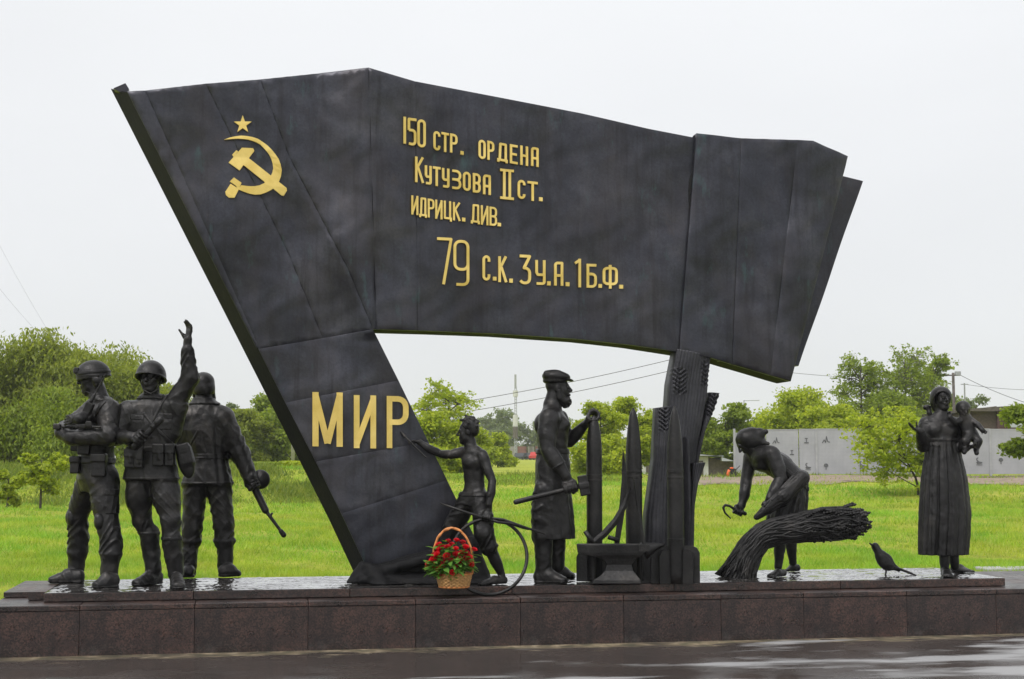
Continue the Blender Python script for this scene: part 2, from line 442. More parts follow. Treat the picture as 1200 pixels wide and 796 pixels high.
    def hand(s, wrist, d, n, L, curl=25, thumb=1, spread=0.0, k=1.2, tcurl=0, tdir=None, curls=None):
        """wrist point, d towards the fingers, n out of the palm (fingers curl that way), L hand length in px"""
        W = s.P(wrist); d = unit(d); n = np.array(n, float); n = unit(n-d*np.dot(n, d)); w = np.cross(d, n); l = L*s.s
        s.ecap(W-d*.03*l, W+d*.42*l, (.13*L, .10*L), (.215*L, .085*L), u=w, k=k+1)
        for i, ln in enumerate((.40, .47, .44, .34)):
            o = (-.165+.11*i)*(1 if thumb < 0 else -1)     # index next to the thumb
            p = W+(d*.40+w*o)*l; a = 0.0; dd = unit(d+w*o*spread*2.2)
            cc = curls[i] if curls else curl
            for j, fr in enumerate((.42, .33, .25)):
                a += math.radians(cc*(0.7, 1.15, .9)[j])
                v = dd*math.cos(a)+n*math.sin(a); q = p+v*ln*l*fr
                s.cap(p, q, (.054-.005*j)*L, (.049-.005*j)*L, k=k*.5); p = q
        b = W+(d*.10+w*thumb*.13)*l
        t1 = unit(d*.62+w*thumb*.72+n*.25) if tdir is None else unit(tdir)
        m = b+t1*.24*l; t2 = unit(t1*math.cos(math.radians(tcurl))+(d*.8-w*thumb*.5)*math.sin(math.radians(tcurl)))
        s.cap(b, m, .075*L, .06*L, k=k); s.cap(m, m+t2*.22*l, .058*L, .045*L, k=k*.5)
        return s
    def fist(s, wrist, c, axis, out, size, grip=2.8):
        """closed hand round a handle: c on the handle, axis along it, out away from the forearm side, size = hand length px"""
        W = s.P(wrist); C = s.P(c); a = unit(axis); o = np.array(out, float); o = unit(o-a*np.dot(o, a)); p = np.cross(a, o); S = s.s; L = size
        back = C-o*(grip+.10*L)*S
        s.ecap(W, back, (.15*L, .11*L), (.22*L, .12*L), u=a, k=2.5)
        s.ecap(back-a*.16*L*S, back+a*.16*L*S, (.15*L, .13*L), (.14*L, .12*L), u=p, k=2)
        for i in range(4):
            cc = C+a*(-.20+.133*i)*L*S; pts = []; r = grip+.055*L
            for t in np.linspace(-150, 95, 7):
                an = math.radians(t); v = cc+(o*math.cos(an)+p*math.sin(an))*r*S; pts.append((v, (.072-.003*i)*L))
            for (u1, r1), (u2, r2) in zip(pts[:-1], pts[1:]): s.cap(u1, u2, r1, r2, k=.5)
        t0 = back+a*.20*L*S+p*.1*L*S; t1 = C+a*.20*L*S+p*(grip+.07*L)*S; t2 = C+a*.05*L*S+p*(grip+.06*L)*S+o*(grip+.06*L)*S
        s.cap(t0, t1, .075*L, .068*L, k=1); s.cap(t1, t2, .066*L, .055*L, k=.6)
        return s
    def foot(s, heel, toe, wdt, hgt, k=2, bare=False):
        """heel and toe given on the ground in photo pixels"""
        h = s.P((heel[0], heel[1], s.gd(*heel))); t = s.P((toe[0], toe[1], s.gd(*toe))); h[2] = t[2] = 0
        d = unit(t-h); S = s.s; L = np.linalg.norm(t-h); up = np.array([0, 0, 1.])
        w = np.cross(d, up)
        s.ecap(h+d*wdt*.75*S+up*hgt*.42*S, h+d*L*.45+up*hgt*.42*S, (wdt*.80, hgt*.50), (wdt*.85, hgt*.55), u=w, k=k)
        s.ecap(h+d*L*.45+up*hgt*.40*S, t-d*wdt*.85*S+up*hgt*.22*S, (wdt*.85, hgt*.50), (wdt*(.86 if not bare else 1.05), hgt*(.27 if not bare else .26)), u=w, k=k+1)
        if not bare: s.ecap(h+d*wdt*.5*S+up*hgt*.1*S, h+d*wdt*1.3*S+up*hgt*.1*S, (wdt*.78, hgt*.16), (wdt*.78, hgt*.16), u=w, k=.6)
        if bare:
            for i in range(5):
                o = (-.8+.4*i)*wdt*S; r = (.30, .24, .22, .20, .18)[i]*wdt
                s.cap(t-d*wdt*.9*S+w*o+up*r*.9*S, t-d*(wdt*(.05+.12*i))*S+w*o+up*r*.7*S, r, r*.9, k=.6)
        return h, t, d
    # -- evaluation
    def _eval(s, prims, lo, hi, h, F=None):
        n = np.ceil((hi-lo)/h).astype(int)+1
        if F is None: F = np.full(tuple(n), 1e3, np.float32)
        ax = [(lo[i]+h*np.arange(n[i])).astype(np.float32) for i in range(3)]
        for bl, bh, fn, op, k in prims:
            i0 = np.clip(np.floor((bl-k-3*h-lo)/h).astype(int), 0, n); i1 = np.clip(np.ceil((bh+k+3*h-lo)/h).astype(int)+1, 0, n)
            if (i1 <= i0).any(): continue
            sl = tuple(slice(a, b) for a, b in zip(i0, i1))
            d = fn(ax[0][sl[0]][:, None, None], ax[1][sl[1]][None, :, None], ax[2][sl[2]][None, None, :])
            a = F[sl]
            if op == '-': d = -d
            if k > 0: hh = np.maximum(k-np.abs(a-d), 0)/k; bl_ = hh*hh*k*.25
            else: bl_ = 0
            F[sl] = np.minimum(a, d)-bl_ if op == '+' else np.maximum(a, d)+bl_
        return F
    def _rough(s, F, lo, h, amp, crease=0.0):
        I = np.nonzero(np.abs(F) < 4*h)
        x, y, z = (I[i]*h+lo[i] for i in range(3))
        w = np.sin(31*x+3*np.sin(17*z+2))*np.sin(29*z+3*np.sin(19*y+1))+np.sin(41*y+2.5*np.sin(23*x))*np.sin(37*z+2*np.sin(27*x+4))
        if crease:                                         # sharp small cloth creases
            ph = 21*x+9*z+3.2*np.sin(8*z+5*x)+2.4*np.sin(13*y+3*z); ph2 = 15*z-12*x+3*np.sin(11*x+4*y)+2*np.sin(17*y)
            c1 = (1-np.abs(np.sin(ph)))**3; c2 = (1-np.abs(np.sin(ph2)))**3; mk = .5+.5*np.sin(6.1*z+4*np.sin(5*x+1)+7*y)
            w = w-(crease/amp)*(c1*mk+c2*(1-mk)-.2)
        F[I] += (amp*w).astype(np.float32)
    def finish(s, name='figure', rough=0.0018, floor=True, crease=0.0):
        import time; t0 = time.time()
        lo = np.min([p[0] for p in s.body if p[3] == '+'], 0)-3*s.vox; hi = np.max([p[1] for p in s.body if p[3] == '+'], 0)+3*s.vox
        if floor: lo[2] = max(lo[2], -3*s.vox)
        F = s._eval(s.body, lo, hi, s.vox)
        if rough: s._rough(F, lo, s.vox, rough, crease)
        if floor:
            zz = lo[2]+s.vox*np.arange(F.shape[2]); F = np.maximum(F, (0.001-zz)[None, None, :])
        V, Q = surface_nets(F.astype(np.float64), lo, s.vox)
        b = link_mesh(name, mesh_np(name, V, Q), s.mat, s.root)
        made = {}
        for p in s.parts:
            if not p['prims']: continue
            if p['shell'] is not None:
                l = np.maximum(np.min([q[0] for q in p['prims']], 0)-2*s.vox, lo); hgh = np.minimum(np.max([q[1] for q in p['prims']], 0)+2*s.vox, hi)
                i0 = np.floor((l-lo)/s.vox).astype(int); i1 = np.minimum(np.ceil((hgh-lo)/s.vox).astype(int)+1, F.shape)
                l = lo+i0*s.vox; sub = F[i0[0]:i1[0], i0[1]:i1[1], i0[2]:i1[2]]
                G = np.full(sub.shape, 1e3, np.float32)
                G = s._eval(p['prims'], l, l+(np.array(sub.shape)-1)*s.vox-1e-9, s.vox, G)
                E = np.maximum(sub-p['shell'], G); E = np.maximum(E, -(sub+2.5*s.vox))
                E = np.pad(E, 1, constant_values=1.0); l = l-s.vox; hh = s.vox
            else:
                hh = p['vox']
                l = np.min([q[0] for q in p['prims'] if q[3] == '+'], 0)-3*hh; hgh = np.max([q[1] for q in p['prims'] if q[3] == '+'], 0)+3*hh
                E = s._eval(p['prims'], l, hgh, hh)
                if floor:
                    zz = l[2]+hh*np.arange(E.shape[2]); E = np.maximum(E, (0.001-zz)[None, None, :])
            if not ((E < 0).any()): print('EMPTY PART', p['name']); continue
            V, Q = surface_nets(E.astype(np.float64), l, hh)
            o = link_mesh(p['name'], mesh_np(p['name'], V, Q), p['mat'] or s.mat, s.root if not p['parent'] else made.get(p['parent'], s.root))
            made[p['name']] = o
        print('sculpt %s %.1fs' % (s.root.name, time.time()-t0))
        return s.root

# ------------------------------------------------------------------ materials
def new_mat(name):
    m = bpy.data.materials.new(name); m.use_nodes = True; nt = m.node_tree; nt.nodes.clear()
    out = nt.nodes.new('ShaderNodeOutputMaterial'); b = nt.nodes.new('ShaderNodeBsdfPrincipled')
    nt.links.new(b.outputs[0], out.inputs[0]); return m, nt, b, out
def N(nt, typ, **kw):
    n = nt.nodes.new(typ)
    for k, v in kw.items():
        if k in n.inputs: n.inputs[k].default_value = v
        else: setattr(n, k, v)
    return n
def coords(nt, which='Object', scale=(1, 1, 1), rot=(0, 0, 0)):
    tc = nt.nodes.new('ShaderNodeTexCoord'); mp = nt.nodes.new('ShaderNodeMapping')
    mp.inputs['Scale'].default_value = scale; mp.inputs['Rotation'].default_value = rot
    nt.links.new(tc.outputs[which], mp.inputs[0]); return mp.outputs[0]
def noise(nt, vec, scale, detail=4, rough=.55, out='Fac'):
    n = N(nt, 'ShaderNodeTexNoise', Scale=scale, Detail=detail, Roughness=rough)
    nt.links.new(vec, n.inputs['Vector']); return n.outputs[out]
def ramp(nt, fac, stops):
    r = nt.nodes.new('ShaderNodeValToRGB'); el = r.color_ramp.elements
    while len(el) < len(stops): el.new(.5)
    for e, (p, c) in zip(el, stops):
        e.position = p; e.color = tuple(c)+((1,) if len(c) == 3 else ()) if hasattr(c, '__len__') else (c, c, c, 1)
    nt.links.new(fac, r.inputs[0]); return r.outputs[0]
def mix(nt, fac, a, b, mode='MIX'):
    m = nt.nodes.new('ShaderNodeMixRGB'); m.blend_type = mode
    for i, v in enumerate((fac, a, b)):
        if isinstance(v, (int, float)): m.inputs[i].default_value = v if i == 0 else (v, v, v, 1)
        elif isinstance(v, tuple): m.inputs[i].default_value = v+(1,) if len(v) == 3 else v
        else: nt.links.new(v, m.inputs[i])
    return m.outputs[0]
def bump(nt, b, h, strength=.3, dist=.01):
    n = N(nt, 'ShaderNodeBump', Strength=strength, Distance=dist); nt.links.new(h, n.inputs['Height'])
    nt.links.new(n.outputs[0], b.inputs['Normal']); return n

def mat_bronze(name, c0, c1, c2, rough=(.36, .58), patina=0.0, metal=.35, sheet=False):
    m, nt, b, out = new_mat(name)
    v = coords(nt); big = noise(nt, v, 1.7 if sheet else 3.5, 5, .6); fine = noise(nt, v, 38, 5, .65); mid = noise(nt, v, 9, 4, .6)
    col = ramp(nt, big, [(.32, c0), (.55, c1), (.72, c2)])
    col = mix(nt, .55, col, ramp(nt, fine, [(.25, (.55, .55, .56)), (.75, (1.35, 1.33, 1.3))]), 'MULTIPLY')
    if patina:
        oi = nt.nodes.new('ShaderNodeObjectInfo')
        col = mix(nt, 1.0, col, ramp(nt, oi.outputs['Random'], [(0, (.86, .86, .88)), (1, (1.12, 1.10, 1.08))]), 'MULTIPLY')
        rs = ramp(nt, noise(nt, coords(nt, scale=(1, 1, .45)), 1.9, 6, .68), [(.46, 0.0), (.68, 1.0)])
        col = mix(nt, mix(nt, 1.0, rs, .40, 'MULTIPLY'), col, (.066, .056, .056))
        ru = ramp(nt, noise(nt, coords(nt, scale=(1.3, 1.3, .9)), 3.3, 6, .72), [(.62, 0.0), (.78, 1.0)])
        col = mix(nt, mix(nt, 1.0, ru, .35, 'MULTIPLY'), col, (.098, .074, .064))
        dk = ramp(nt, noise(nt, coords(nt, scale=(3.5, 3.5, .22)), 2.6, 6, .7), [(.5, 0.0), (.75, 1.0)])
        col = mix(nt, mix(nt, 1.0, dk, .7, 'MULTIPLY'), col, (.017, .016, .018))
        pm = ramp(nt, noise(nt, coords(nt, scale=(1, 1, .3)), 7, 6, .7), [(.60, 0.0), (.74, 1.0)])
        pf = mix(nt, 1.0, pm, patina, 'MULTIPLY'); col = mix(nt, pf, col, (.055, .105, .105))
    nt.links.new(col, b.inputs['Base Color']); b.inputs['Metallic'].default_value = metal
    r = N(nt, 'ShaderNodeMapRange'); r.inputs['To Min'].default_value = rough[0]; r.inputs['To Max'].default_value = rough[1]
    nt.links.new(mid, r.inputs['Value']); nt.links.new(r.outputs[0], b.inputs['Roughness'])
    h = mix(nt, .35, fine, mid); bump(nt, b, h, .7 if not sheet else .3, .012 if not sheet else .008)
    if sheet:                                                        # hammered, slightly buckled sheet
        n2 = N(nt, 'ShaderNodeBump', Strength=.22, Distance=.03); nt.links.new(noise(nt, v, 4.2, 4, .55), n2.inputs['Height'])
        n1 = b.inputs['Normal'].links[0].from_node; nt.links.new(n2.outputs[0], n1.inputs['Normal'])
    return m
M = {}
M['bronze'] = mat_bronze('dark_bronze', (.013, .0125, .013), (.029, .028, .0285), (.056, .051, .048), (.26, .52), metal=.6)
M['bronze_flag'] = mat_bronze('flag_bronze', (.027, .028, .037), (.046, .048, .061), (.076, .077, .092), (.26, .50), patina=.6, sheet=True, metal=.6)
M['bronze_wheat'] = mat_bronze('wheat_bronze', (.026, .026, .031), (.046, .046, .054), (.075, .073, .082), (.34, .55), metal=.55)
M['bronze_edge'] = mat_bronze('dull_bronze', (.005, .005, .006), (.008, .008, .009), (.013, .012, .012), (.6, .75), metal=.0)
M['bronze_edge'].node_tree.nodes['Principled BSDF'].inputs['Specular IOR Level'].default_value = .18

def mat_gold():
    m, nt, b, out = new_mat('gold_paint'); v = coords(nt)
    col = ramp(nt, noise(nt, v, 6, 5), [(.3, (.70, .50, .12)), (.7, (.86, .65, .21))])
    nt.links.new(col, b.inputs['Base Color']); b.inputs['Metallic'].default_value = .45; b.inputs['Roughness'].default_value = .38
    bump(nt, b, noise(nt, v, 60, 4), .2, .003); return m
M['gold'] = mat_gold()

def mat_granite(name, shift, rough=.22):
    m, nt, b, out = new_mat(name); v = coords(nt, 'Object')
    oi = nt.nodes.new('ShaderNodeObjectInfo')
    vo = N(nt, 'ShaderNodeTexVoronoi', Scale=85.0); nt.links.new(v, vo.inputs['Vector'])
    sp = ramp(nt, vo.outputs['Color'], [(.2, (.020, .017, .016)), (.5, (.050, .034, .030)), (.8, (.090, .058, .050))])
    big = ramp(nt, noise(nt, v, 2.2, 6, .65), [(.38, (.38, .40, .44)), (.60, (1.25, 1.08, 1.02))])
    col = mix(nt, 1.0, sp, big, 'MULTIPLY')
    rnd = ramp(nt, oi.outputs['Random'], [(0, (.80, .82, .86)), (.5, (.95, .94, .93)), (1, (1.08, 1.02, 1.0))])
    col = mix(nt, 1.0, col, rnd, 'MULTIPLY')
    st = ramp(nt, noise(nt, coords(nt, scale=(2.2, 2.2, .35)), 4, 6, .7), [(.50, 0.0), (.72, 1.0)])
    col = mix(nt, mix(nt, 1.0, st, .6, 'MULTIPLY'), col, (.012, .011, .012))
    tc = nt.nodes.new('ShaderNodeTexCoord'); sx = nt.nodes.new('ShaderNodeSeparateXYZ'); nt.links.new(tc.outputs['Generated'], sx.inputs[0])
    # lime bloom that has splashed up along the foot of the slabs
    lo = ramp(nt, sx.outputs['Z'], [(0.0, 1.0), (.38, 0.0)])
    lm = mix(nt, 1.0, lo, ramp(nt, noise(nt, v, 16, 6, .75), [(.50, 0.0), (.68, 1.0)]), 'MULTIPLY')
    col = mix(nt, mix(nt, 1.0, lm, .55, 'MULTIPLY'), col, (.12, .115, .11))
    nt.links.new(col, b.inputs['Base Color'])
    rr = ramp(nt, noise(nt, v, 7, 5), [(.3, rough), (.7, rough+.25)]); nt.links.new(rr, b.inputs['Roughness'])
    bump(nt, b, noise(nt, v, 120, 3), .12, .002); return m
M['granite'] = mat_granite('red_granite', 0)

def mat_platform():
    m, nt, b, out = new_mat('wet_platform'); v = coords(nt)
    col = ramp(nt, noise(nt, v, 9, 6, .7), [(.3, (.022, .020, .019)), (.6, (.05, .046, .044)), (.8, (.10, .094, .09))])
    nt.links.new(col, b.inputs['Base Color'])
    wet = ramp(nt, noise(nt, v, 6.5, 4, .6), [(.40, .04), (.62, .22)]); nt.links.new(wet, b.inputs['Roughness'])
    b.inputs['Coat Weight'].default_value = 1.0; b.inputs['Coat Roughness'].default_value = .06; b.inputs['Coat IOR'].default_value = 1.33
    return m
M['platform'] = mat_platform()

def mat_asphalt():
    m, nt, b, out = new_mat('wet_asphalt'); v = coords(nt)
    col = ramp(nt, noise(nt, v, 140, 3, .7), [(.3, (.030, .025, .023)), (.7, (.080, .068, .062))])
    big = ramp(nt, noise(nt, v, .9, 5, .6), [(.35, (.75, .73, .72)), (.65, (1.15, 1.1, 1.08))])
    col = mix(nt, 1.0, col, big, 'MULTIPLY')
    # silt and moss washed against the foot of the plinth (object Y = distance in front of the plinth)
    tc = nt.nodes.new('ShaderNodeTexCoord'); sx = nt.nodes.new('ShaderNodeSeparateXYZ'); nt.links.new(tc.outputs['Object'], sx.inputs[0])
    ad = N(nt, 'ShaderNodeMath', operation='MULTIPLY_ADD'); nt.links.new(noise(nt, coords(nt, scale=(.6, 2, 1)), 2.6, 5, .6), ad.inputs[0])
    ad.inputs[1].default_value = .6; hy = N(nt, 'ShaderNodeMath', operation='MULTIPLY'); nt.links.new(sx.outputs['Y'], hy.inputs[0]); hy.inputs[1].default_value = .45; nt.links.new(hy.outputs[0], ad.inputs[2])
    silt = ramp(nt, ad.outputs[0], [(.0, 0.0), (.155, 0.0), (.205, .85), (.28, 1.0)])
    silt = mix(nt, 1.0, silt, ramp(nt, noise(nt, coords(nt, scale=(.8, 1, 1)), 2.2, 5, .7), [(.30, .15), (.60, 1.0)]), 'MULTIPLY')
    scol = ramp(nt, noise(nt, v, 7, 4), [(.35, (.10, .10, .055)), (.55, (.24, .19, .12)), (.70, (.42, .35, .24))])
    col = mix(nt, mix(nt, 1.0, silt, .8, 'MULTIPLY'), col, scol)
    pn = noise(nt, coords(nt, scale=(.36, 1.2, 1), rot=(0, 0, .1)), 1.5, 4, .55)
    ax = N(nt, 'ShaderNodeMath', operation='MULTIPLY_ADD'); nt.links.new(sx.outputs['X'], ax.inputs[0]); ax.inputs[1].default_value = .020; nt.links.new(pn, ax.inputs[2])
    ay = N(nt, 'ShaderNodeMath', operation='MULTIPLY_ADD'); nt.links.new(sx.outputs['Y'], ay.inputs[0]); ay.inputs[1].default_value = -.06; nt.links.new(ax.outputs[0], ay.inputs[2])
    sky_glare = ramp(nt, ay.outputs[0], [(.0, 0.0), (.66, 0.0), (.76, 1.0)])            # sky glare painted as pale colour between the mirror-smooth wet patches
    col = mix(nt, mix(nt, 1.0, sky_glare, .9, 'MULTIPLY'), col, (.33, .33, .335))
    grit = ramp(nt, noise(nt, v, 21, 2, .4), [(.72, 0.0), (.75, 1.0)])
    col = mix(nt, mix(nt, 1.0, grit, .5, 'MULTIPLY'), col, (.24, .21, .17))
    nt.links.new(col, b.inputs['Base Color'])
    rr = mix(nt, sky_glare, ramp(nt, noise(nt, coords(nt, scale=(.5, 1, 1)), 1.6, 4), [(.36, .10), (.62, .34)]), .45)
    rr = mix(nt, silt, rr, .85); nt.links.new(rr, b.inputs['Roughness']); b.inputs['IOR'].default_value = 1.36
    wetm = ramp(nt, noise(nt, coords(nt, scale=(.5, 1, 1)), 1.6, 4), [(.40, .0), (.60, 1.0)])
    h = mix(nt, 1.0, noise(nt, v, 110, 3, .7), wetm, 'MULTIPLY'); bump(nt, b, h, .4, .004); return m
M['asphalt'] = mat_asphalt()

def mat_lawn():
    m, nt, b, out = new_mat('lawn_soil'); v = coords(nt)
    a = ramp(nt, noise(nt, v, .22, 5, .6), [(.35, (.25, .30, .032)), (.55, (.34, .38, .042)), (.7, (.40, .39, .07))])
    f = ramp(nt, noise(nt, coords(nt, scale=(1, .5, 1)), 3.4, 7, .75), [(.25, (.50, .55, .50)), (.75, (1.40, 1.36, 1.2))])
    col = mix(nt, 1.0, a, f, 'MULTIPLY')
    dry = ramp(nt, noise(nt, v, .55, 6, .7), [(.60, 0.0), (.72, 1.0)])
    col = mix(nt, mix(nt, 1.0, dry, .5, 'MULTIPLY'), col, (.30, .22, .11))
    nt.links.new(col, b.inputs['Base Color']); b.inputs['Roughness'].default_value = .9; b.inputs['Specular IOR Level'].default_value = .2
    bump(nt, b, noise(nt, v, 9, 6, .8), .8, .08); return m
M['lawn'] = mat_lawn()

def mat_leaf(name, cols, trans=.35, rough=.55, field=False):
    m, nt, b, out = new_mat(name)
    g = nt.nodes.new('ShaderNodeNewGeometry')
    c = ramp(nt, g.outputs['Random Per Island'], [(i/(len(cols)-1), k) for i, k in enumerate(cols)])
    v = coords(nt); c = mix(nt, 1.0, c, ramp(nt, noise(nt, v, .8, 3), [(.3, (.72, .75, .75)), (.7, (1.2, 1.18, 1.1))]), 'MULTIPLY')
    if field:                                            # patches of greener, drier and weedier turf
        pg = ramp(nt, noise(nt, coords(nt, scale=(1, .6, 1)), .33, 6, .65), [(.40, 0.0), (.60, 1.0)])
        c = mix(nt, pg, c, mix(nt, 1.0, c, (.62, .98, .85), 'MULTIPLY'))
        pd = ramp(nt, noise(nt, coords(nt, scale=(1, .45, 1)), .8, 6, .7), [(.56, 0.0), (.70, 1.0)])
        c = mix(nt, mix(nt, 1.0, pd, .7, 'MULTIPLY'), c, (.42, .37, .11))
        pk = ramp(nt, noise(nt, coords(nt, scale=(1, .5, 1)), 1.7, 5, .7), [(.57, 0.0), (.68, 1.0)])
        c = mix(nt, mix(nt, 1.0, pk, .55, 'MULTIPLY'), c, (.11, .22, .025))
    nt.links.new(c, b.inputs['Base Color']); b.inputs['Roughness'].default_value = rough; b.inputs['Specular IOR Level'].default_value = .35
    t = nt.nodes.new('ShaderNodeBsdfTranslucent'); nt.links.new(mix(nt, 1.0, c, (1.25, 1.25, .7), 'MULTIPLY'), t.inputs[0])
    ms = N(nt, 'ShaderNodeMixShader'); ms.inputs[0].default_value = trans
    nt.links.new(b.outputs[0], ms.inputs[1]); nt.links.new(t.outputs[0], ms.inputs[2]); nt.links.new(ms.outputs[0], out.inputs[0]); return m
M['grass'] = mat_leaf('grass_blades', [(.23, .32, .03), (.33, .43, .04), (.42, .50, .05), (.50, .52, .11)], .45, field=True)
M['leaf_willow'] = mat_leaf('willow_leaves', [(0.19, 0.24, 0.035), (0.26, 0.31, 0.045), (0.34, 0.38, 0.065)], 0.5)
M['leaf_dark'] = mat_leaf('dark_leaves', [(0.09, 0.14, 0.032), (0.125, 0.185, 0.04), (0.17, 0.225, 0.05)], 0.45)
M['leaf_mid'] = mat_leaf('mid_leaves', [(0.17, 0.235, 0.026), (0.225, 0.3, 0.032), (0.3, 0.37, 0.045)], 0.5)
M['leaf_light'] = mat_leaf('spring_leaves', [(0.26, 0.345, 0.022), (0.37, 0.445, 0.028), (0.48, 0.53, 0.045)], 0.5)
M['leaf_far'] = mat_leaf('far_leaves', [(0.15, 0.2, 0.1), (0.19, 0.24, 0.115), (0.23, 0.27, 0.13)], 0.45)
M['leaf_rose'] = mat_leaf('rose_leaves', [(.05, .16, .025), (.10, .27, .04), (.28, .42, .06)], .3)

def plain(name, col, rough=.6, metal=0.0, var=.25, scale=8, bmp=.15, spec=.5):
    m, nt, b, out = new_mat(name); v = coords(nt); lo = tuple(c*(1-var) for c in col); hi = tuple(min(1, c*(1+var)) for c in col)
    nt.links.new(ramp(nt, noise(nt, v, scale, 5, .6), [(.3, lo), (.7, hi)]), b.inputs['Base Color'])
    b.inputs['Roughness'].default_value = rough; b.inputs['Metallic'].default_value = metal; b.inputs['Specular IOR Level'].default_value = spec
    if bmp: bump(nt, b, noise(nt, v, scale*8, 4), bmp, .005)
    return m
M['bark'] = plain('bark', (.055, .045, .036), .9, var=.5, scale=12, bmp=.6)
M['bark_pale'] = plain('pale_bark', (.16, .15, .13), .9, var=.4, scale=12, bmp=.5)
M['wicker'] = plain('wicker', (.50, .28, .10), .55, var=.35, scale=40)
M['handle'] = plain('cane_handle', (.62, .24, .07), .45, var=.2, scale=30)
M['rose'] = plain('red_petals', (.66, .008, .022), .5, var=.3, scale=60, bmp=.1)
M['rose_dark'] = plain('deep_red_petals', (.50, .006, .018), .5, var=.3, scale=60, bmp=.1)
M['stem'] = plain('green_stem', (.05, .14, .025), .6)
M['steel'] = plain('galvanised_steel', (.42, .43, .44), .5, .5, var=.12, scale=3)
M['pole'] = plain('grey_pole', (.36, .37, .38), .6, .2, var=.15)
M['wire'] = plain('dark_wire', (.07, .07, .075), .7)
M['dirt'] = plain('bare_soil', (.25, .19, .14), .95, var=.4, scale=3, bmp=.6)
M['white_wall'] = plain('white_render', (.55, .55, .55), .9, var=.1)
M['brown_wall'] = plain('brown_sheet', (.085, .062, .055), .8, var=.3)
M['maroon_wall'] = plain('maroon_sheet', (.085, .045, .045), .7, var=.2)
M['roof_grey'] = plain('grey_roofing', (.40, .42, .45), .7, var=.1)
M['wood_dark'] = plain('weathered_boards', (.10, .085, .075), .9, var=.4, scale=6)
M['wagon_red'] = plain('faded_red_wagon', (.20, .085, .075), .8, var=.25, scale=2)
M['wagon_grey'] = plain('grey_wagon', (.27, .255, .23), .8, var=.2, scale=2)
M['black'] = plain('black_rubber', (.015, .015, .016), .7)
M['car_dark'] = plain('dark_car_paint', (.025, .03, .04), .25, .0, var=.1, bmp=0)
M['car_red'] = plain('red_car_paint', (.45, .02, .02), .25, .0, var=.1, bmp=0)
M['car_white'] = plain('white_car_paint', (.7, .7, .7), .25, .0, var=.05, bmp=0)
M['glass'] = plain('car_glass', (.02, .025, .03), .08, .0, var=.1, bmp=0)
M['orange'] = plain('orange_paint', (.75, .13, .03), .45, .0, var=.15)
M['turquoise'] = plain('turquoise_sheet', (.06, .33, .36), .6, .0, var=.15)
M['slab_pale'] = plain('pale_concrete', (.36, .36, .35), .8, var=.2, scale=4)

def mat_fence():
    m, nt, b, out = new_mat('perforated_panel'); v = coords(nt)
    w = N(nt, 'ShaderNodeTexVoronoi', Scale=15.0, Randomness=0.0); nt.links.new(v, w.inputs['Vector'])
    dots = ramp(nt, w.outputs['Distance'], [(.26, (.33, .33, .34)), (.36, (1, 1, 1))])
    col = ramp(nt, noise(nt, v, 1.2, 5), [(.3, (.36, .37, .39)), (.7, (.45, .46, .48))])
    nt.links.new(mix(nt, 1.0, col, dots, 'MULTIPLY'), b.inputs['Base Color'])
    b.inputs['Metallic'].default_value = .35; b.inputs['Roughness'].default_value = .5; return m
M['fence'] = mat_fence()

# ------------------------------------------------------------------ where the plinth stands (its front foot seen at both edges of the photo)
A0 = on_z(0, 771, 0.0); B0 = on_z(1200, 742.5, 0.0)
E1 = unit(B0-A0); E2 = np.array([-E1[1], E1[0], 0.0]); UP = np.array([0, 0, 1.0])
O0 = on_plane(600, 757, A0, E2); O0[2] = 0
YAW = math.atan2(E1[1], E1[0])
def fr(a, b, z=0.0): return O0+E1*a+E2*b+UP*z          # along the front, away from the viewer, up
def along(px, py=730, b=0.0): return float(np.dot(on_plane(px, py, O0+E2*b, E2)-O0, E1))
def height(px, py, b=0.0): return float(on_plane(px, py, O0+E2*b, E2)[2])
Z1 = (height(100, 709.2)+height(600, 700.3)+height(1100, 691.5))/3     # top of the lower step
# setback and height of the upper step from its two front edges
SB = 0.28
Z2 = (height(300, 691, SB)+height(600, 686, SB)+height(1000, 680, SB))/3
UA0, UA1 = along(51, 695, SB), along(1178, 676, SB); UDEP = 1.45
print('plinth D', O0[1], 'yaw', math.degrees(YAW), 'Z1', Z1, 'Z2', Z2, 'upper', UA0, UA1)

# ------------------------------------------------------------------ terrain
def sstep(x, a, b):
    t = np.clip((x-a)/(b-a), 0, 1); return t*t*(3-2*t)
def terrain(x, y):
    x = np.asarray(x, float); y = np.asarray(y, float)
    rise = 1.15*sstep(y, 22, 74)+0.018*np.maximum(y-74, 0)*sstep(y, 74, 140)*.45
    left = 0.12*sstep(y, 20, 50)+1.35*sstep(y, 54, 63)+0.006*np.maximum(y-63, 0)
    wl_ = 1-sstep(x/np.maximum(y, 1), -.10, -.02)
    z = rise*(1-wl_)+left*wl_
    z = z+0.05*np.sin(x*.5+1.3*np.sin(y*.23))*sstep(y, 17, 24)+0.03*np.sin(y*.8+x*.3)*sstep(y, 17, 24)
    return z-0.03-0.0*y
def terrain_z(x, y): return float(terrain(np.array([x]), np.array([y]))[0])
xs = np.unique(np.concatenate([-np.geomspace(30, 700, 22)[::-1], np.linspace(-30, 30, 121), np.geomspace(30, 700, 22)]))
ys = np.unique(np.concatenate([[-60, -20, -5, 4, 9, 12], np.linspace(13, 75, 156), np.geomspace(75, 910, 44)]))
gx, gy = np.meshgrid(xs, ys); gz = terrain(gx, gy)
V = np.stack([gx.ravel(), gy.ravel(), gz.ravel()], 1); nx = len(xs)
i, j = np.meshgrid(np.arange(nx-1), np.arange(len(ys)-1)); b_ = (j*nx+i).ravel()
ground = link_mesh('ground', mesh_np('ground', V, np.stack([b_, b_+1, b_+nx+1, b_+nx], 1)), M['lawn']); tag(ground, kind='structure')

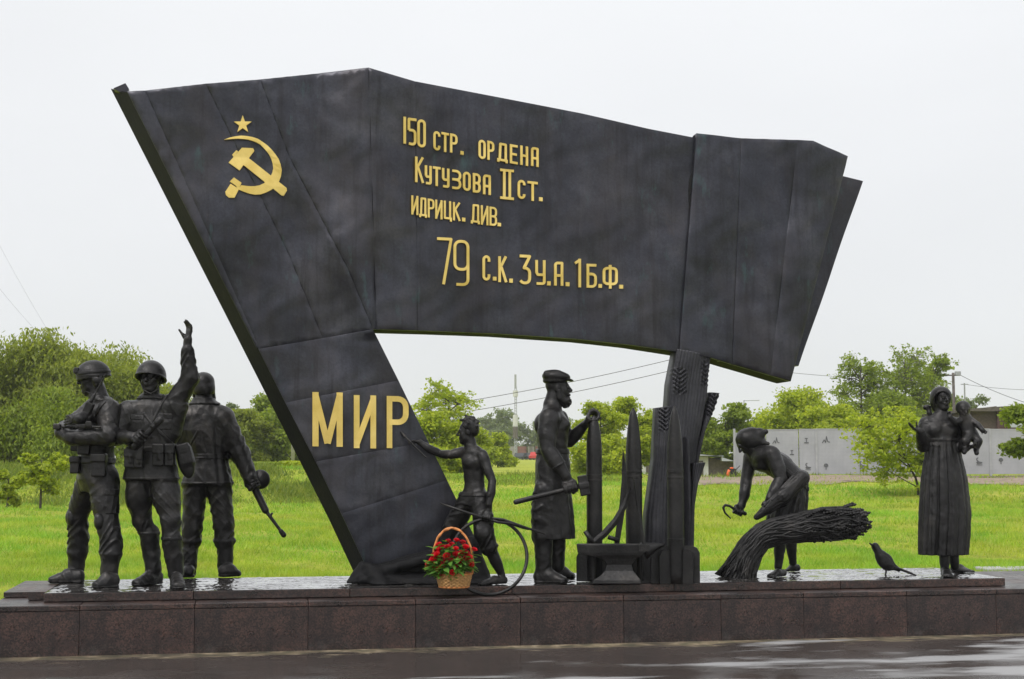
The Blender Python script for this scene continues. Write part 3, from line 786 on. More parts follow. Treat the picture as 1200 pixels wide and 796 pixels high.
# asphalt forecourt; its own Y axis measures distance from the plinth
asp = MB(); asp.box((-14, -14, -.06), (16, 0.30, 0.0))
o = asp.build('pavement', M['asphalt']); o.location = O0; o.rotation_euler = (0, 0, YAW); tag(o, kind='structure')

# ------------------------------------------------------------------ plinth
plinth = empty('granite_plinth', fr(0, 0, 0), YAW, 'long two-step plinth of wet dark red granite slabs', 'plinth')
def pbox(name, lo, hi, mat, bev=.003, parent=None):
    c = ((lo[0]+hi[0])/2, (lo[1]+hi[1])/2, lo[2]); m = MB()
    m.box((lo[0]-c[0], lo[1]-c[1], 0), (hi[0]-c[0], hi[1]-c[1], hi[2]-lo[2]))
    return m.build(name, mat, parent or plinth, loc=c, bevel=bev)
LD = UDEP+SB+.45
pbox('core', (along(-14, 730), .06, -.05), (9.5, LD-.06, Z1-.04), M['platform'], 0)
jx = [along(x, 730) for x in (-16, 93, 228, 361, 487, 610, 731, 845, 942, 1063, 1168, 1300, 1420, 1540)]
for k in range(len(jx)-1):
    pbox('front_slab', (jx[k]+.0015, random.uniform(-.003, .003), -.04), (jx[k+1]-.0015, .058, Z1-.052), M['granite'])
    pbox('cap_slab', (jx[k]+.002, -.008+random.uniform(-.002, .002), Z1-.05), (jx[k+1]-.002, LD, Z1+random.uniform(-.002, .001)), M['granite'], .008)
jx2 = [UA0]+[along(x, 690, SB) for x in (227, 410, 600, 790, 985)]+[UA1]
for k in range(len(jx2)-1):
    pbox('step_slab', (jx2[k]+.002, SB+random.uniform(-.003, .003), Z1+.004), (jx2[k+1]-.002, SB+.09, Z2-.006), M['granite'], .006)
pbox('side_slab', (UA0-.16, SB+.22, Z1+.004), (UA0-.004, SB+UDEP, Z2-.008), M['granite'])
pbox('side_slab', (UA1-.09, SB+.094, Z1+.004), (UA1-.003, SB+UDEP, Z2-.008), M['granite'])
pbox('side_slab', (jx[0]+.004, SB+.55, Z1+.004), (UA0-.17, LD-.05, Z1+.05), M['granite'])
# the cast, rippled top on which the figures stand
nxp, nyp = 900, 150
pa = np.linspace(UA0+.006, UA1-.006, nxp); pb_ = np.linspace(SB+.006, SB+UDEP, nyp)
ga, gb = np.meshgrid(pa, pb_)
rel = .006*np.sin(7*ga+3*np.sin(5*gb))*np.sin(11*gb+2*np.sin(4*ga))+.0045*np.sin(23*ga+4*np.sin(9*gb))*np.sin(19*gb+3*np.sin(8*ga))+.0035*np.sin(47*ga+5*np.sin(17*gb))*np.sin(53*gb+4*np.sin(21*ga))
rel = np.where(rel > -.0015, rel, -.0015)                                # rain water stands in the hollows
edge = np.minimum.reduce([ga-pa[0], pa[-1]-ga, gb-pb_[0], pb_[-1]-gb]); rel = np.clip(rel, -.006, .03)*np.clip(edge/.08, 0, 1)
V = np.stack([ga.ravel(), gb.ravel(), (Z2-.003+rel).ravel()], 1)
i, j = np.meshgrid(np.arange(nxp-1), np.arange(nyp-1)); b_ = (j*nxp+i).ravel()
link_mesh('platform_top', mesh_np('platform_top', V, np.stack([b_, b_+1, b_+nxp+1, b_+nxp], 1)), M['platform'], plinth)
pbox('step_core', (UA0+.004, SB+.094, Z1+.003), (UA1-.094, SB+UDEP-.004, Z2-.03), M['platform'], 0)

# ------------------------------------------------------------------ the bronze banner
FB = SB+0.62                                   # its face stands this far behind the front of the plinth
FP = fr(0, FB, 0)
flag = empty('bronze_banner', fr(along(500, 690, FB), FB, Z2), 0, 'giant dark bronze banner with gold star, hammer and sickle and gold lettering', 'monument')
FO = np.array(flag.location)
def fdepth(x, y):
    """relief of the sheet in metres, positive away from the viewer"""
    w = np.clip((430-y)/330.0, 0, 1)
    xs_ = [100, 300, 373, 433, 500, 600, 700, 790, 813.2, 813.8, 840, 869, 905, 936, 958, 1000]
    ds_ = [0, 0, .02, -.14, -.03, .07, .10, .06, .07, .0, -.03, .02, .05, .0, -.03, .12]
    xe = x+(433-x)*0
    if x > 780: xe = x+(y-160)*.075 if x < 860 else x+(y-160)*(.075+.17*min(1, (x-860)/130.0))
    d = np.interp(xe, xs_, ds_)*(.35+.65*w)
    if x < 437+max(0, (y-385))*.488 and y > 60:            # the leaning staff part, one diagonal crease
        xc = np.interp(y, [93, 184, 316, 386], [305, 339, 408, 437]); t = (x-xc-6)/24.0
        if y < 395: d -= .060*math.exp(-t*t)*min(1, max(0, (y-110)/120.0))
    d += .012*math.sin(x*.045+2*math.sin(y*.021))+.010*math.sin(y*.038+1.7*math.sin(x*.031))+.006*math.sin(x*.11+2.2*math.sin(y*.07))*math.sin(y*.09+1.4*math.sin(x*.06))
    return d
def fpt(p, extra=0.0): return on_plane(p[0], p[1], FP+E2*fdepth(p[0], p[1]), E2)+E2*extra-FO
S1 = [(170, 106), (303, 404)]; S2 = [(241, 98), (339, 299), (378, 396.5)]; S3 = [(305, 93), (339, 184), (408, 316), (437, 386)]
S5 = [(432, 79), (441, 386)]; S6 = [(487, 95.5), (490, 387.5)]; S7 = [(584, 114), (580, 391)]; S7b = [(682, 133), (676, 397.5)]; S8 = [(811.5, 161), (793, 412)]
T8 = [(816.5, 156), (796, 413)]; S9 = [(869, 162), (858, 427)]; S10 = [(935, 164), (903, 440)]; SF = [(953, 165), (912, 442.5)]; SO = [(994, 183), (927, 447)]
panels = [
    [(149, 107)]+S1+[(301, 408)],
    S1[:1]+S2+[(303, 409)],
    S2[:1]+S3+[(378, 396.5), (339, 299)],
    S3[:1]+[(373, 86)]+S5+[(437, 386), (408, 316), (339, 184)],
    [(303, 409), (378, 396.5), (437, 386), (467, 446), (334.5, 472)],
    [(334.5, 472), (467, 446), (502, 518), (370, 541)],
    [(370, 541), (502, 518), (524, 563), (400, 602)],
    [(400, 602), (524, 563), (556, 629), (557, 652), (431, 668)],
    S5[:1]+[(487, 95.5), (490, 387.5), (441, 386)],
    [(487, 95.5), (584, 114), (682, 133), (676, 397.5), (580, 391), (490, 387.5)],
    [(682, 133), (760, 151), (811.5, 161), (819, 160), (799, 413), (793, 412), (740, 404.5), (676, 397.5)],
    T8[:1]+S9+[(832, 419), T8[1]],
    S9[:1]+S10+[S9[1]], S10[:1]+[(953, 165)]+SO+[S10[1]]]
for k, lp in enumerate(panels):
    v2, tr, nb = fill_poly(lp, 5.0, rings=(.7,))
    bl = np.array(v2[:nb])
    def gap(p): return float(np.sqrt(((bl-p)**2).sum(1)).min())
    weld = .0012 if k in (4, 5, 6, 7, 9, 10) else .008
    def sp(p, ex):                                                    # sheet 10 runs on behind the proud right-hand sheets
        if k == 10: q = fdepth(min(p[0], 812.8-(p[1]-160)*.075), p[1]); return on_plane(p[0], p[1], FP+E2*q, E2)+E2*ex-FO
        return fpt(p, ex)
    front = [sp(p, weld*(.6+.4*math.sin(p[0]*.9+p[1]*1.3)) if i < nb else -.001) for i, p in enumerate(v2)]
    n = len(v2); V = front+[sp(p, weld) for p in v2[:nb]]+[sp(p, .05 if k != 11 else .13) for p in v2[:nb]]
    F = [(t[0], t[2], t[1]) for t in tr]
    a, b, c = (V[i] for i in F[0])                                    # face the viewer
    if np.dot(np.cross(b-a, c-a), E2) > 0: F = [(t[0], t[2], t[1]) for t in F]
    F += [(n+i, n+(i+1) % nb, n+nb+(i+1) % nb, n+nb+i) for i in range(nb)]
    me = mesh_pd('metal_sheet', V, F, True)
    link_mesh('metal_sheet', me, M['bronze_flag'], flag)
# hollow body behind the sheets
OUT_TOP = [(149, 107), (170, 106), (241, 98), (305, 93), (373, 86), (432, 79), (487, 95.5), (584, 114), (682, 133), (760, 151), (811, 161), (817, 156.5), (869, 162), (935, 164), (953, 165), (994, 183)]
OUT_BOT = [(927, 447), (903, 440), (858, 427), (832, 419), (796, 413), (740, 404.5), (676, 397.5), (580, 391), (490, 387.5), (441, 386), (437, 386), (467, 446), (502, 518), (524, 563), (556, 629), (557, 652), (431, 668), (400, 602), (334.5, 472), (302, 408)]
def dens(loop, step=12):
    out = []
    for i in range(len(loop)):
        p = np.array(loop[i], float); q = np.array(loop[(i+1) % len(loop)], float); k = max(1, int(np.linalg.norm(q-p)/step))
        out += [p+(q-p)*j/k for j in range(k)]
    return out
outl = dens(OUT_TOP+OUT_BOT); nO = len(outl)
ldir = unit(E1*-1*.86+UP*-.5)
def backpt(p):
    on_left = abs((p[0]-149)*(664-107)-(p[1]-107)*(431-149))/624 < 2.5
    q = fpt(p)+E2*(.40-.4*fdepth(p[0], p[1]))
    if on_left: q = q+ldir*.115+(unit(fpt((149, 107))-fpt((431, 664)))*.20*min(1, max(0, (260-p[1])/150.0)))
    return q
V = [fpt(p, .045) for p in outl]+[backpt(p) for p in outl]
F = [(i, (i+1) % nO, nO+(i+1) % nO, nO+i) for i in range(nO)]
v2, tr, nb = fill_poly(OUT_TOP+OUT_BOT, 12.0)
v2f = len(V); V += [fpt(p, .043) for p in v2]; F += [tuple(v2f+i for i in t) for t in tr]
v2b = len(V); V += [backpt(p)-E2*.0 for p in v2]; F += [tuple(v2b+i for i in reversed(t)) for t in tr]
link_mesh('banner_body', mesh_pd('banner_body', V, F), M['bronze_edge'], flag)
# cut end of the staff
tip = MB(); p0 = on_plane(150, 106, FP, E2)-FO; p1 = on_plane(128, 104, FP, E2)-FO
q = [(133, 103.5), (147, 97.5), (151, 104), (150, 109), (140, 108)]
tv, tt = union_tris([q]); V, F = prism(tv, tt, lambda p: on_plane(p[0], p[1], FP+E2*.2, E2)-FO, lambda p: on_plane(p[0], p[1], FP+E2*.2, E2)+E2*.19-FO)
link_mesh('staff_end', mesh_pd('staff_end', V, F), M['bronze_flag'], flag)
# the second fold of cloth behind the free edge
q = [(960, 200), (985, 206), (1011, 212.5), (936, 429), (900, 421)]
v2, tr, nb = fill_poly(q, 9.0)
V, F = prism(v2, tr, lambda p: on_plane(p[0], p[1], FP+E2*.42, E2)+E2*.01*math.sin(p[1]*.05)-FO, lambda p: on_plane(p[0], p[1], FP+E2*.42, E2)+E2*.12-FO)
link_mesh('rear_fold', mesh_pd('rear_fold', V, F), M['bronze_flag'], flag)

# ------------------------------------------------------------------ gold lettering and emblem
def arc(cx, cy, rx, ry, a0, a1, n=8):
    return [(cx+rx*math.cos(math.radians(a)), cy+ry*math.sin(math.radians(a))) for a in np.linspace(a0, a1, n)]
def rr(x0, y0, x1, y1, r):          # rounded rectangle outline, y up
    return arc(x1-r, y1-r, r, r, 0, 90, 5)+arc(x0+r, y1-r, r, r, 90, 180, 5)+arc(x0+r, y0+r, r, r, 180, 270, 5)+arc(x1-r, y0+r, r, r, 270, 360, 5)
def glyph(ch, W, H, t):
    """strokes of one letter in a W x H box, y up: list of (path, closed)"""
    h = t/2; L, R_, B, T = h, W-h, h, H-h; r = min(W, H)*.36; m = H*.5
    hook = lambda y0, y1: [(L, y1)]+[(R_-r, y1)]+arc(R_-r, y1-r, r, r, 90, 0, 5)+arc(R_-r, y0+r, r, r, 0, -90, 5)+[(L, y0)]
    r = min(r, (T-m)/2)
    bowl = hook(m, T)
    S = {
        'О': [(rr(L, B, R_, T, min(W, H)*.36), True)], '0': [(rr(L, B, R_, T, min(W, H)*.36), True)],
        'С': [([(R_, T-H*.2)]+arc(R_-r, T-r, r, r, 0, 90, 5)+arc(L+r, T-r, r, r, 90, 180, 5)+arc(L+r, B+r, r, r, 180, 270, 5)+arc(R_-r, B+r, r, r, 270, 360, 5)+[(R_, B+H*.2)], False)],
        'Т': [([(0, T), (W, T)], False), ([(W/2, T), (W/2, 0)], False)],
        'Р': [([(L, 0), (L, H)], False), ([(L, T)]+bowl[1:-1]+[(L, m)], False)],
        'Д': [([(0, H*.12), (W, H*.12)], False), ([(h, 0), (h, H*.15)], False), ([(W-h, 0), (W-h, H*.15)], False), ([(W*.24, H*.12), (W*.30, T), (R_-W*.08, T), (R_-W*.08, H*.12)], False)],
        'Е': [([(L, 0), (L, H)], False), ([(L, T), (W, T)], False), ([(L, m), (W*.9, m)], False), ([(L, B), (W, B)], False)],
        'Н': [([(L, 0), (L, H)], False), ([(R_, 0), (R_, H)], False), ([(L, m), (R_, m)], False)],
        'А': [([(L, 0), (L, T-r*.6)]+arc(L+r*.6, T-r*.6, r*.6, r*.6, 180, 90, 4)+[(R_-h*.4, T), (R_-h*.4, 0)], False), ([(L, m*.85), (R_-h*.4, m*.85)], False)],
        'К': [([(L, 0), (L, H)], False), ([(L, m), (R_-h*.2, H)], False), ([(L+W*.2, m+H*.08), (R_, 0)], False)],
        'У': [([(L, H), (L, m), (L+W*.12, m*.82), (R_, m*.82)], False), ([(R_, H), (R_, B+r*.5)]+arc(R_-r*.5, B+r*.5, r*.5, r*.5, 0, -90, 4)+[(L, B)], False)],
        'З': [(hook(B, m)+[], False), (hook(m, T), False)], '3': [([(L, T), (R_, T), (W*.45, m+H*.05), (W*.6, m+H*.05)]+arc(R_-r, m-r+H*.05, r, r, 70, 0, 4)+arc(R_-r, B+r, r, r, 0, -90, 5)+arc(L+r, B+r, r, r, -90, -150, 4), False)],
        'В': [([(L, 0), (L, H)], False), (hook(B, m), False), (hook(m, T), False)],
        'Б': [([(L, 0), (L, H)], False), ([(L, T), (W*.95, T)], False), (hook(B, m*1.15), False)],
        'И': [([(L, 0), (L, H)], False), ([(R_, 0), (R_, H)], False), ([(L, B+H*.02), (R_, T-H*.02)], False)],
        'М': [([(L, 0), (L, H)], False), ([(R_, 0), (R_, H)], False), ([(L, H-h), (W/2, H*.06)], False), ([(W/2, H*.06), (R_, H-h)], False)],
        'Ц': [([(L, H), (L, H*.15), (W, H*.15)], False), ([(R_-W*.1, H), (R_-W*.1, H*.15)], False), ([(W-h, H*.17), (W-h, 0)], False)],
        'Ф': [([(W/2, 0), (W/2, H)], False), (rr(L, H*.2, R_, H*.86, min(W, H)*.22), True)],
        '1': [([(W*.6, 0), (W*.6, H)], False), ([(0, H*.84), (W*.6, H-h)], False)], 'I': [([(W/2, 0), (W/2, H)], False)],
        '5': [([(W, T), (L, T), (L, m+H*.06)], False), ([(L, m+H*.06), (R_-r, m+H*.06)]+arc(R_-r, m+H*.06-r, r, r, 90, 0, 5)+arc(R_-r, B+r, r, r, 0, -90, 5)+[(L, B+H*.02)], False)],
        '7': [([(0, T), (R_, T), (W*.42, 0)], False)],
        '9': [(rr(L, H*.36, R_, T, W*.34), True), ([(R_, H*.6), (R_, B+r*.9)]+arc(R_-r*.9, B+r*.9, r*.9, r*.9, 0, -90, 5)+[(L+W*.1, B)], False)],
        'Ⅱ': [([(0, T), (W, T)], False), ([(0, B), (W, B)], False), ([(W*.3, 0), (W*.3, H)], False), ([(W*.7, 0), (W*.7, H)], False)],
    }
    return S[ch]
def put_polys(name, polys, mat=None, th=.022):
    v2, tr = union_tris(polys)
    V, F = prism(v2, tr, lambda p: fpt(p, -th-.004), lambda p: fpt(p, .002))
    a, b, c = (V[i] for i in F[0])
    if np.dot(np.cross(b-a, c-a), E2) > 0: F = [tuple(reversed(f)) for f in F]
    return link_mesh(name, mesh_pd(name, V, F), mat or M['gold'], flag)
def put_letter(ch, x0, x1, y0, y1, t, slope=0.0):
    W, H = x1-x0, y1-y0
    if ch == '.': polys = [[(0, 0), (W, 0), (W, H), (0, H)]]
    else:
        polys = []
        for path, cl in glyph(ch, W, H, t):
            polys += stroke_polys(path, t, cl)
    f = lambda q: np.array([x0+q[0], y1-q[1]+slope*(q[0]-W/2)])
    put_polys('letter' if ch not in '.0123579' else ('full_stop' if ch == '.' else 'numeral'), [[f(q) for q in p] for p in polys])
def line(spec, t, slope, ox=440, oy=110, k=1/3.184):
    for ch, a, b, c, d in spec: put_letter(ch, ox+a*k, ox+b*k, oy+c*k, oy+d*k, t, slope)
line([('I', 101, 116, 88, 188), ('5', 119, 152, 93, 195), ('0', 155, 187, 98, 202)], 3.0, .12)
line([('С', 215, 241, 142, 213), ('Т', 245, 273, 147, 219), ('Р', 277, 305, 152, 223), ('.', 316, 328, 216, 229), ('О', 383, 410, 174, 245), ('Р', 416, 442, 179, 250), ('Д', 453, 492, 186, 258), ('Е', 500, 529, 192, 263), ('Н', 539, 568, 197, 269), ('А', 579, 609, 202, 273)], 2.7, .19)
line([('К', 147, 181, 238, 333), ('У', 183, 209, 270, 340), ('Т', 213, 242, 274, 346), ('У', 247, 275, 280, 352), ('З', 281, 319, 286, 358), ('О', 325, 354, 293, 364), ('В', 362, 391, 299, 371), ('А', 400, 431, 304, 378)], 2.8, .14)
line([('Ⅱ', 464, 515, 283, 396)], 3.0, .10)
line([('С', 529, 558, 323, 394), ('Т', 566, 604, 329, 401), ('.', 609, 622, 388, 402)], 2.8, .12)
line([('И', 133, 159, 382, 453), ('Д', 162, 191, 389, 463), ('Р', 194, 219, 394, 464), ('И', 222, 249, 398, 469), ('Ц', 254, 284, 402, 477), ('К', 288, 317, 407, 475), ('.', 322, 334, 464, 478), ('Д', 355, 388, 414, 487), ('И', 392, 420, 419, 491), ('В', 424, 452, 424, 494), ('.', 454, 467, 483, 496)], 2.3, .12)
line([('7', 229, 286, 538, 712), ('9', 290, 349, 547, 718), ('3', 532, 579, 602, 712)], 3.2, .05)
line([('С', 398, 427, 604, 698), ('.', 437, 450, 684, 698), ('К', 457, 491, 608, 704), ('.', 498, 511, 691, 706), ('У', 595, 633, 622, 714), ('.', 639, 652, 701, 716), ('А', 665, 701, 628, 717), ('.', 708, 722, 704, 719), ('1', 743, 772, 617, 723), ('Б', 786, 824, 636, 725), ('.', 830, 843, 711, 725), ('Ф', 846, 902, 640, 728), ('.', 908, 922, 714, 728)], 3.0, .03)
put_letter('М', 366, 401.5, 460, 523.5, 7.2, .02); put_letter('И', 414.5, 440.5, 463.5, 525.5, 6.6, .02); put_letter('Р', 453, 478.5, 464.5, 525.5, 6.4, .02)
ek = lambda pts: [(250+x/6.123, 120+y/6.123) for x, y in pts]
star = []
for i in range(10):
    rad_ = 66 if i % 2 == 0 else 26; a = -math.pi/2+math.pi*i/5; star.append((211+rad_*math.cos(a), 163+rad_*math.sin(a)))
put_polys('star', [ek(star)])
outer = [(78, 272), (130, 252), (200, 243), (265, 248), (325, 268), (385, 310), (430, 355), (468, 410), (490, 470), (491, 510), (478, 560), (450, 605), (405, 640), (345, 663), (290, 667), (235, 652), (180, 628)]
inner = [(200, 598), (240, 604), (285, 607), (330, 600), (372, 580), (403, 550), (422, 512), (430, 475), (424, 430), (405, 385), (375, 345), (335, 305), (290, 282), (235, 268), (170, 264), (125, 268)]
sick = []
sx_ = np.linspace(0, 1, 24); oo = np.array(outer, float); ii = np.array(inner[::-1], float)
def resamp(P, n):
    d = np.r_[0, np.cumsum(np.linalg.norm(np.diff(P, axis=0), axis=1))]; t = np.linspace(0, d[-1], n); return np.stack([np.interp(t, d, P[:, i]) for i in range(P.shape[1])], 1)
ra_, rb_ = resamp(oo, 24), resamp(np.vstack([[78, 272], ii]), 24)
for i in range(23): sick.append(ek([ra_[i], ra_[i+1], rb_[i+1], rb_[i]] if i else [ra_[0], ra_[1], rb_[1]]))
hm = [[(135, 380), (165, 347), (178, 356), (146, 396)], [(110, 436), (205, 330), (285, 333), (294, 352), (188, 492)], [(215, 452), (252, 402), (525, 618), (528, 636), (505, 674), (490, 672)],
      [(118, 572), (148, 543), (202, 580), (182, 630), (160, 600)], [(86, 645), (124, 588), (184, 625), (152, 688), (112, 688), (90, 668)]]
put_polys('hammer_and_sickle', sick+[ek(p) for p in hm])

# mound of cast earth at the foot of the staff
mound = Sculpt('earth_mound', 470, 684, Z2, M['bronze_edge'], 'dark cast earth mound at the foot of the leaning banner staff', 'base', vox=.012)
mound.ecap((430, 678, 25), (548, 678, 22), (36, 10), (28, 8), u=np.array([0, 1., .0]), k=8)
mound.cap((425, 664, 10), (412, 694, 4), 6, 12, k=10)
mound.cap((428, 672, 5), (552, 640, 22), 6, 11, k=8, w=(.8, 5, 1.5, 1))
mound.cap((437, 672, -2), (500, 655, 2), 5, 7, k=6)
mound.cap((432, 664, 0), (450, 690, -18), 4, 9, k=10)
mound.ecap((440, 690, -5), (548, 688, -4), (26, 7), (24, 6), u=np.array([0, 1., 0]), k=8)
mound.cap((435, 670, 20), (552, 660, 22), 8, 11, k=8)
mound.cap((550, 644, 24), (562, 674, 16), 10, 12, k=10)
mound.ecap((545, 684, 8), (572, 684, 10), (26, 7), (20, 5), u=np.array([0, 1., 0]), k=8)
mound.finish('mound_body', rough=.003)

# ------------------------------------------------------------------ bronze figures
BZ = M['bronze']
def helmet(s, c, r, R, th, cut, slope=0.0, flare=0.0, k=0):
    """hollow dome: r half axes (side, front-back, up) px; cut = rim height in local px, slope = rim rise per px towards the front"""
    C = s.P(c); S = s.s; r = np.array(r, float)*S; th *= S; cut *= S
    def fn(X, Y, Z):
        x, y, z = X-C[0], Y-C[1], Z-C[2]
        a = x*R[0, 0]+y*R[1, 0]+z*R[2, 0]; b = x*R[0, 1]+y*R[1, 1]+z*R[2, 1]; c_ = x*R[0, 2]+y*R[1, 2]+z*R[2, 2]
        rim = cut-slope*b
        f = 1+flare*np.exp(-((c_-rim)/(2.2*S))**2)
        A, B, Cc = a/(r[0]*f), b/(r[1]*f), c_/r[2]
        k0 = np.sqrt(A*A+B*B+Cc*Cc)+1e-6; d = (k0-1)*r.min()
        return np.maximum(np.maximum(d, -(d+th)), rim-c_)
    e = r.max()*1.2; s._add(C-e, C+e, fn, '+', k)
def head_R(yaw, pitch=0):
    y, p = math.radians(yaw), math.radians(pitch)
    f = np.array([math.sin(y)*math.cos(p), -math.cos(y)*math.cos(p), -math.sin(p)]); r = np.array([math.cos(y), math.sin(y), 0]); u = np.cross(r, f)
    if u[2] < 0: u = -u
    return np.stack([r, -f, u], 1)
def strap(s, name, p, q, half=1.6, t=1.1, ext=None, d=0):
    """flat strap lying on the body between two photo points"""
    dx, dy = q[0]-p[0], q[1]-p[1]; L = math.hypot(dx, dy); c = ((p[0]+q[0])/2, (p[1]+q[1])/2, d)
    s.shell(name, t); s.box(c, (half, 40, L/2+1), tilt=math.degrees(math.atan2(dx, -dy)) % 180, rnd=.3, k=0)
def boot_sole(s, pts):
    for x, y in pts:
        s.shell('boot_sole', .7); s.box((x, y-1.2, s.gd(x, y)), (24, 16, 1.6), rnd=.2, k=0)

# ---- soldier in modern kit, arms crossed, looking left
s = Sculpt('soldier_statue', 95, 685, Z2, BZ, 'bronze soldier with crossed arms, goggles on helmet, radio antenna and knee pads', 'statue')
yw = -72
s.loft([(119, 470, 0, 12, 9), (118, 474, 0, 24, 12), (116, 490, 0, 29, 19.5), (114, 510, 0, 28, 21.5), (113, 530, 0, 24, 20), (113, 545, 0, 25, 21), (114, 562, 0, 25, 21.5), (113, 576, 2, 22, 17)], yaw=yw, k=4)
s.ecap((126, 479, -24), (111, 477, 24), (9, 9), (9, 9), u=np.array([0, 0, 1.]), k=8)
W = (.9, 4, 2.0, 1)
s.chain([(107, 562, 14, 16.5), (98, 585, 22, 14.5), (90, 606, 28, 11.8)], k=6, w=(.7, 3, 1.5, 2))
s.chain([(90, 606, 28, 11.6), (92, 628, 34, 12.2), (91, 647, 36, 12)], k=4, w=(1.2, 3, 2.0, 4)); s.ell((91, 647, 36), (12.6, 12, 5), k=2)
s.cap((91, 645, 36), (89, 668, 37), 10.2, 9.5, k=3); s.foot((99, 683), (55, 683), 8.2, 17)
s.chain([(122, 562, -10, 17.5), (123, 588, -15, 15.8), (125, 609, -18, 12.8)], k=6, w=(.7, 3, 1.5, 0))
s.chain([(125, 609, -18, 12.6), (130, 631, -21, 13), (130, 649, -22, 12.4)], k=4, w=(1.3, 3, 2.0, 3)); s.ell((130, 649, -22), (13.2, 12.5, 5), k=2)
s.cap((130, 646, -22), (128, 672, -22), 10.5, 10, k=3); s.foot((139, 688), (106, 690), 8.6, 18)
s.cap((128, 481, -27), (127, 510, -38), 13, 11.5, k=7, w=(.7, 3, 2, 5)); s.cap((127, 511, -38), (84, 513, -36), 11.5, 8.6, k=4, w=(.9, 4, 1.4, 2))
s.cap((84, 513, -36), (72, 508, -28), 8.6, 7, k=3)
s.cap((109, 480, 24), (76, 505, 6), 12, 10.5, k=7); s.cap((76, 505, 6), (74, 506, -24), 10.5, 9, k=4)
s.hand((94, 491, -45), (-1, .12, -.05), (.05, .95, -.2), 27, curl=18, thumb=1, tdir=(-.8, .1, .5))
s.cap((106, 487, -22), (93, 491, -45), 8.5, 6.4, k=4, w=(.8, 4, 1.5, 3))
s.cap((117, 470, 0), (113, 455, 0), 12, 9.6, k=5)
q, R = s.head((107.5, 446, 0), 33, -80, 3, ears=False, k=2)
s.shell('collar', 1.5); s.box((117, 466, 0), (17, 17, 3.5), tilt=14, rnd=.4, k=0)
s.part('helmet'); hr = head_R(-80, 3)
helmet(s, (109.5, 439.5, 0), (16.8, 19.8, 17.5), hr, 2.2, -4.5, slope=-.10, flare=.04)
s.ell((114, 446, -14), (6.5, 4, 6), k=2)
for dd in (-9, 9):
    s.part('helmet_rail').under('helmet'); s.box((109, 440, dd*1.75), (8, 1.6, 1.5), tilt=3, rnd=.6)
s.part('goggles').under('helmet'); s.box((90, 435, -2), (10, 3.0, 3.8), yaw=-76, rnd=1.6); s.box((88.2, 435, -7), (3.6, 1.8, 2.8), yaw=-70, rnd=.8); s.box((88, 435, 4), (3.6, 1.8, 2.8), yaw=-84, rnd=.8)
s.part('goggle_strap').under('helmet'); helmet(s, (109.5, 439.5, 0), (17.6, 20.4, 18.4), hr, 1.6, .8, slope=-.06); s.box((109.5, 418.5, 0), (28, 28, 16.5), rnd=.3, k=.4, op='-', tilt=-4)
s.part('headset').under('helmet'); s.ell((113.5, 449, -13.5), (5, 2.6, 6), k=1); s.ell((113.5, 449, -15), (3.5, 2.2, 4.2), k=.5)
s.shell('belt', 1.4); s.box((113, 540, 0), (36, 36, 3.4), rnd=.4, k=0)
s.part('radio'); s.box((102.5, 481, -35), (4.6, 4, 9.5), tilt=24, rnd=1.2)
s.part('antenna').under('radio'); s.cap((106, 472, -35), (123.5, 438.5, -32), 1.15, .75, k=.4); s.cap((107, 470, -35), (110, 464, -34), 1.9, 1.4)
s.part('carbine'); s.cap((74, 500.5, -36), (117.5, 500.5, -50), 1.7, 1.4); s.box((99, 499.5, -46), (10, 2.2, 2.6), tilt=1, rnd=.8); s.box((67, 500, -34), (4.2, 3, 3.4), tilt=3, rnd=1.2); s.box((104, 497, -48), (3.4, 2.2, 3.2), tilt=1, rnd=.8)
for nm, c, h in (('hip_pouch', (116, 545, -31), (8.2, 5, 13.5)), ('hip_pouch', (89, 545, -14), (5.5, 7, 10)), ('magazine_pouch', (99, 524, -24), (7, 5, 9)), ('magazine_pouch', (89, 520, -10), (5, 6, 9))):
    s.part(nm); s.box(c, h, rnd=1.8, tilt=random.uniform(-3, 3)); s.box((c[0], c[1]-h[2]*.62, c[2]-.8), (h[0]+.5, h[1]+.4, h[2]*.34), rnd=1.2)
strap(s, 'shoulder_strap', (104, 508), (132, 472), 2.2, 1.2)
s.shell('cargo_pocket', 1.6); s.box((133, 588, -32), (10, 16, 14), rnd=.8, k=0)
s.shell('cargo_flap', 2.6).under('cargo_pocket'); s.box((133, 577, -32), (10.6, 16, 3.6), rnd=.8, k=0)
for c in ((85, 607, 22), (117, 611, -27)):
    s.part('knee_pad'); s.ell(c, (6.5, 8.5, 10.5), k=1); s.cap((c[0]-2, c[1]-5, c[2]-4), (c[0]+1, c[1]-5, c[2]+5), 3.4, 3.4, k=2)
boot_sole(s, [(80, 683), (122, 689)])
s.finish('figure', crease=.0055)

# ---- soldier in a round helmet, arm raised
s = Sculpt('soldier_statue', 183, 687, Z2, BZ, 'bronze soldier in round steel helmet waving with one raised arm', 'statue')
s.loft([(177, 467, 8, 11, 8), (177, 475, 8, 22, 13), (178, 495, 8, 28.5, 18), (178, 515, 8, 28, 17.5), (177, 527, 8, 27.5, 17), (177, 545, 8, 30.5, 19), (177, 562, 8, 32.5, 20.5)], yaw=-4, k=3, folds=(7, .2, .8), seed=1)
s.ecap((152, 481, 7), (201, 475, 8), (10.5, 10.5), (10.5, 10.5), u=np.array([0, 1., 0]), k=8)
gR = s.gd(174, 685)
s.chain([(164, 558, 10, 15.5), (163, 582, 12, 16.2), (166, 609, 17, 11.4)], k=5, w=(.8, 2.5, 2, 1))
s.chain([(166, 609, 17, 11.4), (174, 624, 20, 10.4)], k=3, w=(1.0, 2, 2, 3))
